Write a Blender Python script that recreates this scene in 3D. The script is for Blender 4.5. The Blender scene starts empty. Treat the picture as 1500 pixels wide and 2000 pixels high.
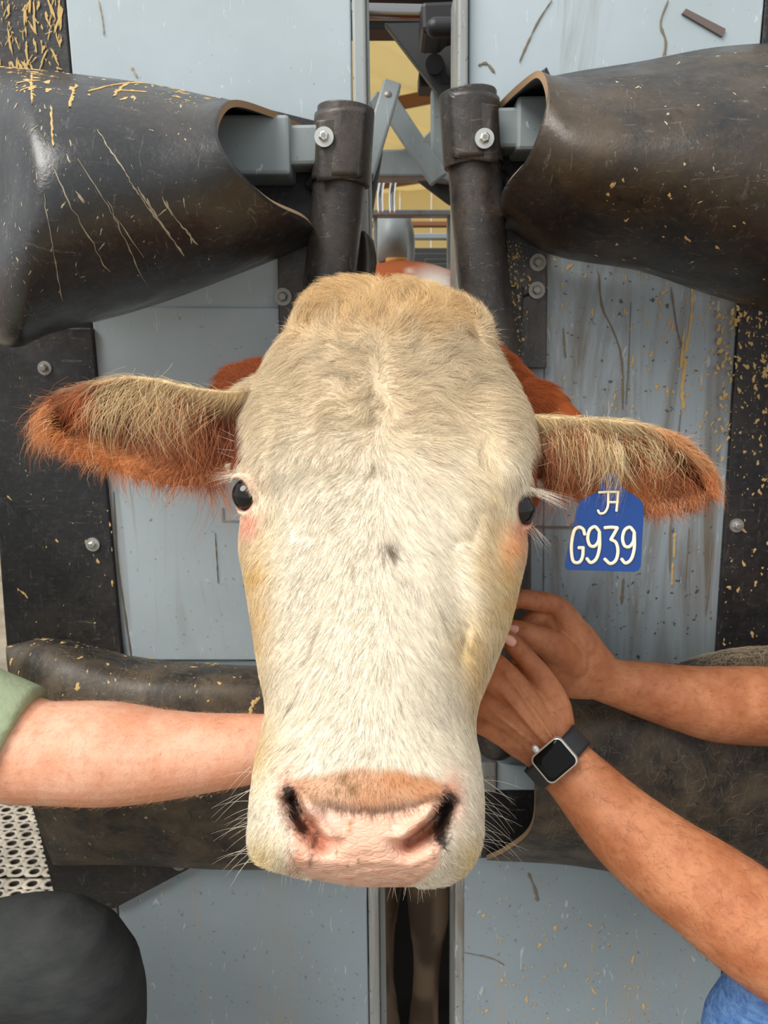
import bpy, bmesh, math, random
import numpy as np
from mathutils import Vector, Matrix

# ------------------------------------------------------------------ camera, light, exposure
scene = bpy.context.scene
COL = scene.collection
FPX, CX, CY = 1500.0, 750.0, 1000.0          # focal length in pixels of the 1500 x 2000 frame
CAM = np.array([0.0, 0.0, 1.30])
PITCH = math.radians(11.5)
cd = bpy.data.cameras.new('camera'); cam = bpy.data.objects.new('camera', cd); COL.objects.link(cam)
cam.location = CAM; cam.rotation_euler = (math.pi/2 - PITCH, 0, 0)
cd.sensor_fit = 'VERTICAL'; cd.sensor_height = 24.0; cd.sensor_width = 18.0; cd.lens = 24.0*FPX/2000.0
cd.clip_start = 0.02
cd.dof.use_dof = True; cd.dof.focus_distance = 0.57; cd.dof.aperture_fstop = 11.0
scene.camera = cam

world = bpy.data.worlds.new('overcast_sky'); scene.world = world; world.use_nodes = True
bg = world.node_tree.nodes['Background']; bg.inputs['Color'].default_value = (0.95, 0.98, 1.0, 1); bg.inputs['Strength'].default_value = 0.78
sd = bpy.data.lights.new('sun', 'SUN'); sun = bpy.data.objects.new('sun', sd); COL.objects.link(sun)
sd.energy = 3.3; sd.angle = math.radians(38); sd.color = (1.0, 0.96, 0.90)
sun.rotation_euler = Vector((0.58, 0.50, -0.80)).to_track_quat('-Z', 'Y').to_euler()
scene.view_settings.view_transform = 'Standard'; scene.view_settings.look = 'None'
scene.view_settings.gamma = 1.0; scene.view_settings.use_curve_mapping = False
scene.view_settings.exposure = 0.2

rng = np.random.default_rng(7); random.seed(7)
RIGHT = np.array([1.0, 0, 0]); UP = np.array([0, math.sin(PITCH), math.cos(PITCH)]); FWD = np.array([0, math.cos(PITCH), -math.sin(PITCH)])
def ray(px, py):
    px = np.asarray(px, float)[..., None]; py = np.asarray(py, float)[..., None]
    return FWD + RIGHT*(px-CX)/FPX + UP*(CY-py)/FPX
def PZ(px, py, zc):                        # the point seen at a pixel, at a distance along the view axis
    return CAM + ray(px, py)*np.asarray(zc, float)[..., None]
def PY(px, py, Y):                         # the point seen at a pixel, on the upright plane y = Y
    r = ray(px, py); return CAM + r*(np.asarray(Y, float)[..., None]/r[..., 1:2])
def pix(P):
    d = P-CAM; z = d@FWD
    return CX+FPX*(d@RIGHT)/z, CY-FPX*(d@UP)/z, z
def sl(c):                                 # sRGB 0..255 to linear
    c = np.asarray(c, float)/255.0
    return np.where(c <= 0.04045, c/12.92, ((c+0.055)/1.055)**2.4)
def ss(a, b, x):
    t = np.clip((x-a)/(b-a), 0, 1); return t*t*(3-2*t)
_tab = rng.random((64, 64, 64))
def vnoise(p):                             # smooth value noise 0..1
    p = np.asarray(p, float); i = np.floor(p).astype(int); f = p-i; f = f*f*(3-2*f); r = 0
    for a in (0, 1):
        for b in (0, 1):
            for c in (0, 1):
                w = (f[:, 0] if a else 1-f[:, 0])*(f[:, 1] if b else 1-f[:, 1])*(f[:, 2] if c else 1-f[:, 2])
                r = r+w*_tab[(i[:, 0]+a) % 64, (i[:, 1]+b) % 64, (i[:, 2]+c) % 64]
    return r
def noise2(x, y, s, k=0.0):
    return vnoise(np.stack([x/s+k, y/s+k*1.7, np.full_like(x, k*3.1+.5)], 1))

# ------------------------------------------------------------------ materials
def new_mat(name, rough=0.5, metal=0.0, spec=0.5):
    m = bpy.data.materials.new(name); m.use_nodes = True; nt = m.node_tree; b = nt.nodes['Principled BSDF']
    b.inputs['Roughness'].default_value = rough; b.inputs['Metallic'].default_value = metal; b.inputs['Specular IOR Level'].default_value = spec
    return m, nt, b
def N(nt, t, **kw):
    n = nt.nodes.new(t)
    for k, v in kw.items(): setattr(n, k, v)
    return n
def rgb4(c): return tuple(sl(c))+(1.0,)
def plain(name, c, rough=0.5, metal=0.0, spec=0.5):
    m, nt, b = new_mat(name, rough, metal, spec); b.inputs['Base Color'].default_value = rgb4(c); return m
def mapped(nt, scale):
    tc = N(nt, 'ShaderNodeTexCoord'); mp = N(nt, 'ShaderNodeMapping'); mp.inputs['Scale'].default_value = scale
    nt.links.new(tc.outputs['Object'], mp.inputs['Vector']); return mp.outputs['Vector']
def noise(nt, vec, scale, detail=4, rough=0.55, dist=0.0):
    n = N(nt, 'ShaderNodeTexNoise'); n.inputs['Scale'].default_value = scale; n.inputs['Detail'].default_value = detail
    n.inputs['Roughness'].default_value = rough; n.inputs['Distortion'].default_value = dist
    nt.links.new(vec, n.inputs['Vector']); return n.outputs['Fac']
def ramp(nt, fac, stops):
    r = N(nt, 'ShaderNodeValToRGB'); e = r.color_ramp.elements
    while len(e) < len(stops): e.new(0.5)
    for el, (p, c) in zip(e, stops): el.position = p; el.color = c if len(c) == 4 else tuple(c)+(1,)
    nt.links.new(fac, r.inputs['Fac']); return r.outputs['Color']
def mix(nt, fac, a, b, typ='MIX'):
    n = N(nt, 'ShaderNodeMix', data_type='RGBA', blend_type=typ)
    for s, v in ((0, fac), (6, a), (7, b)):
        if hasattr(v, 'is_linked'): nt.links.new(v, n.inputs[s])
        else: n.inputs[s].default_value = v
    return n.outputs[2]
def bump(nt, b, h, strength=0.3, dist=0.002):
    n = N(nt, 'ShaderNodeBump'); n.inputs['Strength'].default_value = strength; n.inputs['Distance'].default_value = dist
    nt.links.new(h, n.inputs['Height']); nt.links.new(n.outputs['Normal'], b.inputs['Normal'])
W0, W1 = (0, 0, 0, 1), (1, 1, 1, 1)

def steel_paint(name, base, dirt, grime, dark=0.5):
    m, nt, b = new_mat(name, 0.42)
    v = mapped(nt, (1, 1, 1)); vs = mapped(nt, (15, 15, 1.6)); vf = mapped(nt, (1, 1, 1))
    c = mix(nt, ramp(nt, noise(nt, v, 5, 5), [(0.3, W0), (0.72, W1)]), rgb4(base), rgb4([x*0.9+6 for x in base]))
    drip = ramp(nt, noise(nt, vs, 1.0, 8, 0.68, 1.1), [(0.60-0.13*grime, W0), (0.74-0.08*grime, W1)])
    patch = ramp(nt, noise(nt, v, 2.3, 3), [(0.46-0.10*grime, W0), (0.62, W1)])
    c = mix(nt, mix(nt, 1.0, drip, patch, 'MULTIPLY'), c, rgb4(dirt))
    spk = ramp(nt, noise(nt, vf, 150, 2, 0.5), [(0.71-0.03*grime, W0), (0.76-0.03*grime, W1)])
    c = mix(nt, mix(nt, 1.0, spk, (dark, dark, dark, 1), 'MULTIPLY'), c, rgb4([70, 66, 60]))
    scr = ramp(nt, noise(nt, mapped(nt, (40, 10, 9)), 3.0, 3, 0.5, 1.2), [(0.685, W0), (0.70, W1)])
    c = mix(nt, mix(nt, 1.0, scr, (0.5, 0.5, 0.5, 1), 'MULTIPLY'), c, rgb4([208, 214, 214]))
    nt.links.new(c, b.inputs['Base Color'])
    nt.links.new(ramp(nt, noise(nt, v, 30, 4), [(0.3, (0.34,)*3), (0.7, (0.55,)*3)]), b.inputs['Roughness'])
    bump(nt, b, noise(nt, v, 14, 4), 0.12, 0.004)
    return m
def rubber(name, base, dust, amount, rough=0.42, fleck=0.0, scale=7, spec=0.5):
    m, nt, b = new_mat(name, rough, 0, spec)
    v = mapped(nt, (1, 1, 1)); vs = mapped(nt, (9, 9, 3))
    d = ramp(nt, noise(nt, v, scale, 7, 0.66, 0.4), [(0.62-amount*0.35, W0), (0.86-amount*0.30, W1)])
    c = mix(nt, d, rgb4(base), rgb4(dust))
    f = ramp(nt, noise(nt, vs, 9, 5, 0.7, 0.3), [(0.63, W0), (0.72, W1)])
    c = mix(nt, mix(nt, 1.0, f, (0.55, 0.55, 0.55, 1), 'MULTIPLY'), c, rgb4([x*0.8+45 for x in dust]))
    fine = ramp(nt, noise(nt, v, 120, 6, 0.75), [(0.50, W0), (0.72, W1)])
    c = mix(nt, mix(nt, 1.0, fine, (0.30, 0.30, 0.30, 1), 'MULTIPLY'), c, rgb4([x*0.75+38 for x in dust]))
    dk = ramp(nt, noise(nt, mapped(nt, (1.3, 1, 1)), 45, 5, 0.7, 0.6), [(0.30, W1), (0.44, W0)])
    c = mix(nt, mix(nt, 1.0, dk, (0.7, 0.7, 0.7, 1), 'MULTIPLY'), c, rgb4([x*0.5 for x in base]))
    for ax_ in ((70, 6, 12), (9, 20, 60)):
        sc_ = ramp(nt, noise(nt, mapped(nt, ax_), 2.2, 3, 0.6, 1.5), [(0.655, W0), (0.668, W1), (0.69, W0)])
        c = mix(nt, mix(nt, 1.0, sc_, (0.35, 0.35, 0.35, 1), 'MULTIPLY'), c, rgb4([150, 146, 138]))
    if fleck:
        k = ramp(nt, noise(nt, mapped(nt, (1, 1, 0.6)), 55, 2, 0.5, 0.6), [(0.70-0.06*fleck, W0), (0.715-0.06*fleck, W1)])
        c = mix(nt, k, c, rgb4([205, 172, 112]))
    nt.links.new(c, b.inputs['Base Color'])
    r = ramp(nt, noise(nt, v, 22, 5), [(0.3, (rough-0.10,)*3), (0.7, (rough+0.16,)*3)])
    nt.links.new(r, b.inputs['Roughness'])
    bump(nt, b, mix(nt, 0.4, noise(nt, v, 90, 6, 0.7), noise(nt, v, 18, 3)), 0.4, 0.003)
    return m
M = {}
M['panel_clean'] = steel_paint('grey_paint', (178, 191, 197), (120, 108, 88), 0.35, 0.35)
M['panel_dirty'] = steel_paint('dirty_grey_paint', (158, 171, 178), (106, 97, 82), 1.15, 0.9)
M['panel_low'] = steel_paint('scuffed_grey_paint', (148, 162, 170), (160, 156, 146), 0.7, 0.5)
M['steel_grey'] = steel_paint('grey_tube_paint', (140, 150, 152), (92, 80, 62), 0.5, 0.5)
M['trim'] = steel_paint('worn_edge_paint', (160, 167, 167), (108, 90, 72), 1.5, 0.8)
M['rubber'] = rubber('black_rubber', (27, 28, 31), (60, 52, 43), 0.38, 0.30, spec=0.8)
M['rubber_brown'] = rubber('dusty_black_rubber', (30, 30, 31), (74, 60, 43), 0.66, 0.36)
M['rubber_dirty'] = rubber('dirt_caked_rubber', (34, 31, 29), (92, 79, 62), 0.66, 0.5, 0.0, 16)
M['rubber_low'] = rubber('scuffed_rubber', (46, 44, 42), (98, 88, 76), 0.55, 0.42, 0.0, 6)
M['rubber_sheet'] = rubber('black_sheet_rubber', (30, 30, 33), (60, 55, 50), 0.4, 0.45)
M['rubber_bar'] = rubber('worn_bar_rubber', (46, 44, 43), (76, 66, 57), 0.55, 0.36, 0.0, 12)
M['cut_edge'] = plain('cut_rubber_edge', (150, 122, 92), 0.9)
M['tan'] = plain('dried_splatter', (208, 176, 118), 0.9, 0, 0.2)
M['tan_white'] = plain('pale_splatter', (180, 168, 144), 0.85, 0, 0.2)
M['zinc'] = plain('zinc_bolt', (205, 205, 200), 0.32, 0.85)
M['zinc_dull'] = plain('dusty_bolt', (150, 147, 140), 0.5, 0.5)
M['dark_steel'] = plain('dark_steel', (58, 60, 60), 0.5, 0.3)
M['black_steel'] = plain('black_casting', (24, 24, 28), 0.5)
M['chrome'] = plain('chrome', (235, 235, 235), 0.12, 1.0)
M['rust'] = plain('rusty_strip', (112, 100, 94), 0.6, 0.3)
M['pink'] = plain('pink_paint_chip', (235, 120, 150), 0.7)
M['straw'] = plain('dusty_hair_tuft', (150, 134, 112), 0.9)
M['orange'] = plain('orange_decal', (190, 130, 50), 0.6)

# ------------------------------------------------------------------ mesh helpers
def link(o, parent=None, name=None):
    COL.objects.link(o)
    if parent is not None:
        o.parent = parent; o.matrix_parent_inverse = Matrix.Translation(parent.location).inverted()
    return o
def obj(name, V, F, mat, parent=None, smooth=True, bevel=0.0, mats=None):
    me = bpy.data.meshes.new(name); me.from_pydata([tuple(map(float, v)) for v in V], [], [tuple(int(i) for i in f) for f in F]); me.validate(); me.update()
    if mat is not None: me.materials.append(mat)
    for x in (mats or []): me.materials.append(x)
    if smooth: me.polygons.foreach_set('use_smooth', [True]*len(me.polygons))
    o = bpy.data.objects.new(name, me); link(o, parent)
    if bevel:
        b = o.modifiers.new('bevel', 'BEVEL'); b.width = bevel; b.segments = 2; b.limit_method = 'ANGLE'; b.angle_limit = math.radians(40)
        w = o.modifiers.new('wn', 'WEIGHTED_NORMAL'); w.keep_sharp = True
    return o
def empty(name, loc, label, cat, group=None):
    o = bpy.data.objects.new(name, None); o.location = loc; o.empty_display_size = 0.05; COL.objects.link(o); tag(o, label, cat, group); return o
def tag(o, label=None, cat=None, group=None, kind=None):
    if label: o['label'] = label
    if cat: o['category'] = cat
    if group: o['group'] = group
    if kind: o['kind'] = kind
    return o
def catmull(P, n, closed=False):
    P = np.asarray(P, float); k = len(P); t = np.linspace(0, k-1, n); i = np.clip(t.astype(int), 0, k-2); f = (t-i)[:, None]
    if P.ndim > 2: f = f.reshape((-1,)+(1,)*(P.ndim-1))
    g = lambda j: np.where((j < 0).reshape((-1,)+(1,)*(P.ndim-1)), 2*P[0]-P[1], np.where((j > k-1).reshape((-1,)+(1,)*(P.ndim-1)), 2*P[-1]-P[-2], P[np.clip(j, 0, k-1)]))
    a, b, c, d = g(i-1), g(i), g(i+1), g(i+2)
    return 0.5*((2*b)+(-a+c)*f+(2*a-5*b+4*c-d)*f*f+(-a+3*b-3*c+d)*f**3)
def gridfaces(nr, nc, closed=False, off=0):
    F = []
    for i in range(nr-1):
        for j in range(nc if closed else nc-1):
            a = i*nc+j; b = i*nc+(j+1) % nc; F.append((off+a, off+b, off+b+nc, off+a+nc))
    return F
def tube(path, rad, n=16, ref=None, round_ends=(True, True), samples=None):
    """closed lofted tube; rad = list of r or (ra, rb), rb along ref"""
    path = np.asarray(path, float); rad = np.array([(r, r) if np.isscalar(r) else r for r in rad], float)
    if samples: path = catmull(path, samples); rad = np.maximum(catmull(rad, samples), 1e-4)
    T = np.gradient(path, axis=0); T /= np.linalg.norm(T, axis=1)[:, None]
    C, R, D = [], [], []
    cap = [(0.05, 1.0), (0.45, 0.89), (0.75, 0.66), (0.94, 0.34), (1.0, 0.06)]
    if round_ends[0]:
        r0 = rad[0].mean()
        for s, c in reversed(cap): C.append(path[0]-T[0]*r0*s); R.append(rad[0]*c); D.append(T[0])
    for p, r, t in zip(path, rad, T): C.append(p); R.append(r); D.append(t)
    if round_ends[1]:
        r1 = rad[-1].mean()
        for s, c in cap: C.append(path[-1]+T[-1]*r1*s); R.append(rad[-1]*c); D.append(T[-1])
    V = []; prev = None
    ang = np.linspace(0, 2*math.pi, n, endpoint=False)
    for c, r, t in zip(C, R, D):
        if ref is not None: b = np.asarray(ref, float)
        elif prev is None: b = np.array([0, 0, 1.0]) if abs(t[2]) < 0.8 else np.array([0, 1.0, 0])
        else: b = prev
        b = b-t*np.dot(b, t); b /= np.linalg.norm(b); prev = b; a = np.cross(b, t)
        V.append(c+np.outer(np.cos(ang)*r[0], a)+np.outer(np.sin(ang)*r[1], b))
    k = len(V); V = np.concatenate(V); F = gridfaces(k, n, True)
    F.append(tuple(range(n))[::-1]); F.append(tuple((k-1)*n+j for j in range(n)))
    return V, F
def joinm(parts):
    V, F, o = [], [], 0
    for v, f in parts:
        V.append(np.asarray(v, float)); F += [tuple(i+o for i in q) for q in f]; o += len(v)
    return np.concatenate(V), F
def prism(pts, depth, axis=(0, 1, 0)):
    """planar outline (world points, counter-clockwise or not) extruded along axis"""
    P = np.asarray(pts, float); k = len(P); V = np.concatenate([P, P+np.asarray(axis, float)*depth])
    F = [tuple(range(k)), tuple(range(2*k-1, k-1, -1))]+[(i, k+i, k+(i+1) % k, (i+1) % k) for i in range(k)]
    return V, F
def fixn(o):
    bm = bmesh.new(); bm.from_mesh(o.data); bmesh.ops.recalc_face_normals(bm, faces=bm.faces); bm.to_mesh(o.data); bm.free(); return o
def prism_px(name, pts, Y, depth, mat, parent=None, bevel=0.002):
    P = np.array([PY(x, y, Y) for x, y in pts]); V, F = prism(P, depth)
    return fixn(obj(name, V, F, mat, parent, smooth=False, bevel=bevel))
def boxm(c, s, R=None):
    c = np.asarray(c, float); s = np.asarray(s, float)/2
    V = np.array([(x, y, z) for x in (-1, 1) for y in (-1, 1) for z in (-1, 1)])*s
    if R is not None: V = V@np.array(R).T
    return V+c, [(0, 1, 3, 2), (4, 6, 7, 5), (0, 4, 5, 1), (2, 3, 7, 6), (0, 2, 6, 4), (1, 5, 7, 3)]
def beam(name, a, b, w, d, mat, parent, bevel=0.003):
    """square bar from a to b: w across in x/z plane, d along y"""
    a = np.asarray(a, float); b = np.asarray(b, float); t = (b-a)/np.linalg.norm(b-a); yv = np.array([0, 1.0, 0]); yv = yv-t*np.dot(yv, t)
    if np.linalg.norm(yv) < 0.1: yv = np.array([0, 0, 1.0])
    yv /= np.linalg.norm(yv); s = np.cross(t, yv); R = np.stack([t, s, yv], 1)
    V, F = boxm((a+b)/2, (np.linalg.norm(b-a), w, d), R)
    return fixn(obj(name, V, F, mat, parent, smooth=False, bevel=bevel))
def remesh(V, F, vox, smooth=2, name='tmp'):
    me = bpy.data.meshes.new(name); me.from_pydata([tuple(v) for v in V], [], F); me.update()
    o = bpy.data.objects.new(name, me); COL.objects.link(o)
    bm = bmesh.new(); bm.from_mesh(me)
    bmesh.ops.recalc_face_normals(bm, faces=bm.faces); bm.to_mesh(me); bm.free()
    r = o.modifiers.new('r', 'REMESH'); r.mode = 'VOXEL'; r.voxel_size = vox; r.use_smooth_shade = True
    if smooth: s = o.modifiers.new('s', 'SMOOTH'); s.factor = 0.5; s.iterations = smooth
    dg = bpy.context.evaluated_depsgraph_get(); out = bpy.data.meshes.new_from_object(o.evaluated_get(dg))
    bpy.data.objects.remove(o); bpy.data.meshes.remove(me)
    return out
def union(me_a, me_b):
    oa = bpy.data.objects.new('ua', me_a); ob = bpy.data.objects.new('ub', me_b); COL.objects.link(oa); COL.objects.link(ob)
    m = oa.modifiers.new('b', 'BOOLEAN'); m.operation = 'UNION'; m.object = ob
    try: m.solver = 'MANIFOLD'
    except Exception: m.solver = 'EXACT'
    dg = bpy.context.evaluated_depsgraph_get(); out = bpy.data.meshes.new_from_object(oa.evaluated_get(dg))
    if len(out.vertices) < max(len(me_a.vertices), len(me_b.vertices))*0.5:
        m.solver = 'EXACT'; dg = bpy.context.evaluated_depsgraph_get(); out = bpy.data.meshes.new_from_object(oa.evaluated_get(dg))
    bpy.data.objects.remove(oa); bpy.data.objects.remove(ob)
    return out
def mesh_obj(name, me, mat, parent=None):
    me.name = name; me.materials.clear(); me.materials.append(mat)
    me.polygons.foreach_set('use_smooth', [True]*len(me.polygons)); me.polygons.foreach_set('material_index', [0]*len(me.polygons))
    return link(bpy.data.objects.new(name, me), parent)
def mverts(me):
    a = np.empty(len(me.vertices)*3); me.vertices.foreach_get('co', a); return a.reshape(-1, 3)
def mnorms(me):
    a = np.empty(len(me.vertices)*3); me.vertices.foreach_get('normal', a); return a.reshape(-1, 3)
def setcol(me, rgb, name='col'):
    at = me.color_attributes.new(name, 'FLOAT_COLOR', 'POINT'); c = np.ones((len(rgb), 4)); c[:, :3] = rgb; at.data.foreach_set('color', c.ravel())
def hair(name, P, rad, col, mat, parent, taper=True):
    """P (n, k, 3) strand points, rad (n,), col (n, 3)"""
    n, k, _ = P.shape; hc = bpy.data.hair_curves.new(name); hc.add_curves([k]*n)
    hc.attributes['position'].data.foreach_set('vector', P.reshape(-1).astype(np.float32))
    ra = hc.attributes.get('radius') or hc.attributes.new('radius', 'FLOAT', 'POINT')
    t = np.linspace(1, 0.15, k) if taper else np.ones(k)
    ra.data.foreach_set('value', (rad[:, None]*t[None]).reshape(-1).astype(np.float32))
    ca = hc.attributes.new('col', 'FLOAT_COLOR', 'CURVE'); c = np.ones((n, 4), np.float32); c[:, :3] = col; ca.data.foreach_set('color', c.ravel())
    hc.materials.append(mat); o = link(bpy.data.objects.new(name, hc), parent); o['kind'] = 'stuff'; return o

class Sheet:
    """smooth sheet through a grid of control points, with a thickness"""
    def __init__(self, ctrl, nu, nv):
        A = catmull(np.asarray(ctrl, float), nu); self.P = np.swapaxes(catmull(np.swapaxes(A, 0, 1), nv), 0, 1)
        du = np.gradient(self.P, axis=0); dv = np.gradient(self.P, axis=1); n = np.cross(du, dv); n /= np.linalg.norm(n, axis=2)[..., None]+1e-9
        mid = n[nu//2, nv//2]
        if mid[1] > 0: n = -n
        self.N = n; self.nu, self.nv = nu, nv
    def build(self, name, th, mat, parent, edge=None):
        nu, nv = self.nu, self.nv; o1 = nu*nv
        V = np.concatenate([self.P.reshape(-1, 3), (self.P-self.N*th).reshape(-1, 3)])
        F = gridfaces(nu, nv)+[f[::-1] for f in gridfaces(nu, nv, off=o1)]; E = []
        for j in range(nv-1): E.append((j+1, j, o1+j, o1+j+1)); b = (nu-1)*nv; E.append((b+j, b+j+1, o1+b+j+1, o1+b+j))
        for i in range(nu-1): E.append((i*nv, (i+1)*nv, o1+(i+1)*nv, o1+i*nv)); b = nv-1; E.append(((i+1)*nv+b, i*nv+b, o1+i*nv+b, o1+(i+1)*nv+b))
        o = obj(name, V, F+E, mat, parent, mats=[edge] if edge else None)
        if edge:
            for p in o.data.polygons[len(F):]: p.material_index = 1; p.use_smooth = False
        return fixn(o)
    def at(self, u, v):
        i = np.clip(np.asarray(u)*(self.nu-1), 0, self.nu-1.001); j = np.clip(np.asarray(v)*(self.nv-1), 0, self.nv-1.001)
        a, b = i.astype(int), j.astype(int); f = (i-a)[:, None]; g = (j-b)[:, None]
        q = lambda X: X[a, b]*(1-f)*(1-g)+X[a+1, b]*f*(1-g)+X[a, b+1]*(1-f)*g+X[a+1, b+1]*f*g
        return q(self.P), q(self.N)
def flecks(name, P, Nn, size, elong, mat, parent, down=(0, 0, -1), jitter=0.35):
    """thin raised spots of dried splatter lying on a surface"""
    V, F, o = [], [], 0; k = 11
    for p, n, s, e in zip(P, Nn, size, elong):
        d = np.array(down, float)+rng.normal(0, jitter, 3); t = d-n*np.dot(d, n); t /= np.linalg.norm(t)+1e-9; b = np.cross(n, t)
        a = np.linspace(0, 2*math.pi, k, endpoint=False); q = rng.random(4)*6.28; w = 0.85+0.28*np.sin(2*a+q[0])+0.22*np.sin(3*a+q[1])+0.16*np.sin(5*a+q[2])+0.12*rng.random(k); s = s*0.8
        ring = p+n*0.0002+np.outer(np.cos(a)*s*w*e, t)+np.outer(np.sin(a)*s*w, b)
        V.append(ring); V.append((p+n*min(0.0012, 0.0005+s*0.18))[None]); F += [(o+i, o+(i+1) % k, o+k) for i in range(k)]; o += k+1
    ob = obj(name, np.concatenate(V), F, mat, parent); ob['kind'] = 'stuff'; return ob
def plane_flecks(name, region, dens, n, mat, parent, Y, smin=0.0008, smax=0.004, elong=1.6, power=3.0):
    """scatter on the upright plane y = Y; region (x0, y0, x1, y1) in photo pixels, dens(x, y) 0..1"""
    x = rng.uniform(region[0], region[2], n*4); y = rng.uniform(region[1], region[3], n*4); keep = rng.random(n*4) < dens(x, y); x, y = x[keep][:n], y[keep][:n]
    P = PY(x, y, np.full(len(x), Y)); s = smin+(smax-smin)*rng.random(len(x))**power
    return flecks(name, P, np.tile([0, -1.0, 0], (len(x), 1)), s, 1+rng.random(len(x))*(elong-1)*2, mat, parent)
def streaks(name, lines, Y, mat, parent, sheet=None):
    """dried runs: polylines of photo pixels with a width, on the plane y = Y"""
    V, F, o = [], [], 0
    for pts, w in lines:
        p = catmull(np.array([PY(a, b, Y) for a, b in pts]), 14); t = np.gradient(p, axis=0); t /= np.linalg.norm(t, axis=1)[:, None]; s = np.cross(t, [0, -1.0, 0])
        ww = 0.75*w*(0.35+1.0*rng.random(14)); ww[0] *= 0.3; ww[-1] *= 0.3
        A = p+s*ww[:, None]-[0, 0.0003, 0]; B = p-s*ww[:, None]-[0, 0.0003, 0]; Cc = p-[0, 0.0012, 0]
        V.append(np.stack([A, Cc, B], 1).reshape(-1, 3)); F += gridfaces(14, 3, off=o); o += 42
    ob = obj(name, np.concatenate(V), F, mat, parent); ob['kind'] = 'stuff'; return ob
def bolt(parent, px, py, Y, r=0.0085, mat='zinc', hexa=True, name='bolt'):
    c = PY(px, py, Y); n = 6 if hexa else 12; parts = []
    def disc(rad, y0, y1, k, dome=0.0):
        a = np.linspace(0, 2*math.pi, k, endpoint=False)+0.3; rr = np.stack([np.cos(a), np.zeros(k), np.sin(a)], 1)
        V = np.concatenate([c+rr*rad+[0, y0, 0], c+rr*rad*0.97+[0, y1, 0], c+rr*rad*0.7+[0, y1-dome, 0]])
        F = gridfaces(3, k, True)+[tuple(range(2*k, 3*k))]; return V, F
    h = fixn(obj(name, *disc(r*0.56, -0.002, -0.0065, n, 0.0012), M[mat], parent, smooth=False, bevel=0.0004))
    fixn(obj('washer', *disc(r, 0.0, -0.0022, 28), M[mat], h, smooth=False))
    fixn(obj('socket', *disc(r*0.26, -0.0077, -0.0079, 6), M['zinc_dull'], h, smooth=False))
    return h

# ------------------------------------------------------------------ the setting
def concrete():
    m, nt, b = new_mat('concrete', 0.85); v = mapped(nt, (1, 1, 1))
    nt.links.new(ramp(nt, noise(nt, v, 6, 8, 0.65), [(0.3, rgb4((120, 112, 100))), (0.7, rgb4((165, 156, 142)))]), b.inputs['Base Color'])
    bump(nt, b, noise(nt, v, 60, 6), 0.4, 0.003); return m
M['concrete'] = concrete()
M['manure_and_shade'] = plain('manure_and_shade', (30, 25, 21), 0.9)  # manure on the chute floor, painted shade inside the mat holes
M['mat'] = rubber('dusty_mat_rubber', (150, 143, 132), (188, 178, 162), 0.6, 0.7, 0, 14)
def roofmat():
    m, nt, b = new_mat('tan_roof_sheet', 0.5); b.inputs['Base Color'].default_value = rgb4((240, 228, 186))
    t = N(nt, 'ShaderNodeBsdfTranslucent'); t.inputs['Color'].default_value = rgb4((246, 234, 196)); x = N(nt, 'ShaderNodeMixShader'); x.inputs[0].default_value = 0.45
    nt.links.new(b.outputs[0], x.inputs[1]); nt.links.new(t.outputs[0], x.inputs[2]); nt.links.new(x.outputs[0], nt.nodes['Material Output'].inputs['Surface']); return m
M['roof'] = roofmat()
M['rod'] = plain('worn_chrome_rod', (150, 150, 150), 0.2, 1.0)
M['manure_and_shade'] = plain('manure_and_shade', (30, 25, 21), 0.9)
M['purlin'] = plain('brown_purlin', (122, 78, 46), 0.6)
floor = obj('floor', [(-8, -5, 0), (8, -5, 0), (8, 16, 0), (-8, 16, 0)], [(0, 1, 2, 3)], M['concrete'], smooth=False); tag(floor, kind='structure')
# barn roof behind the chute: ribbed tan sheets on brown purlins, falling to the left
ceil = empty('ceiling', (0, 6, 3.6), None, None); ceil['kind'] = 'structure'
def roof_pt(u, v, h=0.0):                  # u across (x'), v into the barn
    a = math.radians(-24); x = u*math.cos(a)-v*math.sin(a); y = u*math.sin(a)+v*math.cos(a)
    return np.array([x, 2.6+y, 3.05+0.13*v+0.05*u+h])
nrib = 26; us = np.linspace(-7.0, 7.0, nrib+1)
for i in range(nrib):
    a, b = us[i], us[i+1]; w = b-a
    prof = [(a, 0.0), (a+w*0.62, 0.0), (a+w*0.70, 0.045), (a+w*0.90, 0.045), (b, 0.0)]
    V = [roof_pt(u, v, h+dz) for dz in (0, 0.01) for v in (0.0, 13.0) for u, h in prof]
    k = len(prof); F = gridfaces(2, k)+[f[::-1] for f in gridfaces(2, k, off=2*k)]
    o = fixn(obj('roof_sheet', V, F, M['roof'], ceil, smooth=False))
for v in (1.5, 4.3, 7.1, 10.0):
    V = [roof_pt(u, v+dv, h) for u in (-7, 7) for dv, h in ((0, -0.01), (0.09, -0.01), (0.09, -0.11), (0, -0.11))]
    F = [(0, 1, 2, 3), (7, 6, 5, 4)]+[(i, 4+i, 4+(i+1) % 4, (i+1) % 4) for i in range(4)]
    fixn(obj('purlin', V, F, M['purlin'], ceil, smooth=False))
wb = empty('wall_back', (0, 15.5, 0), None, None); wb['kind'] = 'structure'
for i in range(24):
    x = -7.2+0.6*i; V, F = boxm((x, 15.5, 2.3), (0.585, 0.04, 4.6)); obj('wall_sheet', V, F, M['roof'], wb, smooth=False)

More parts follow.
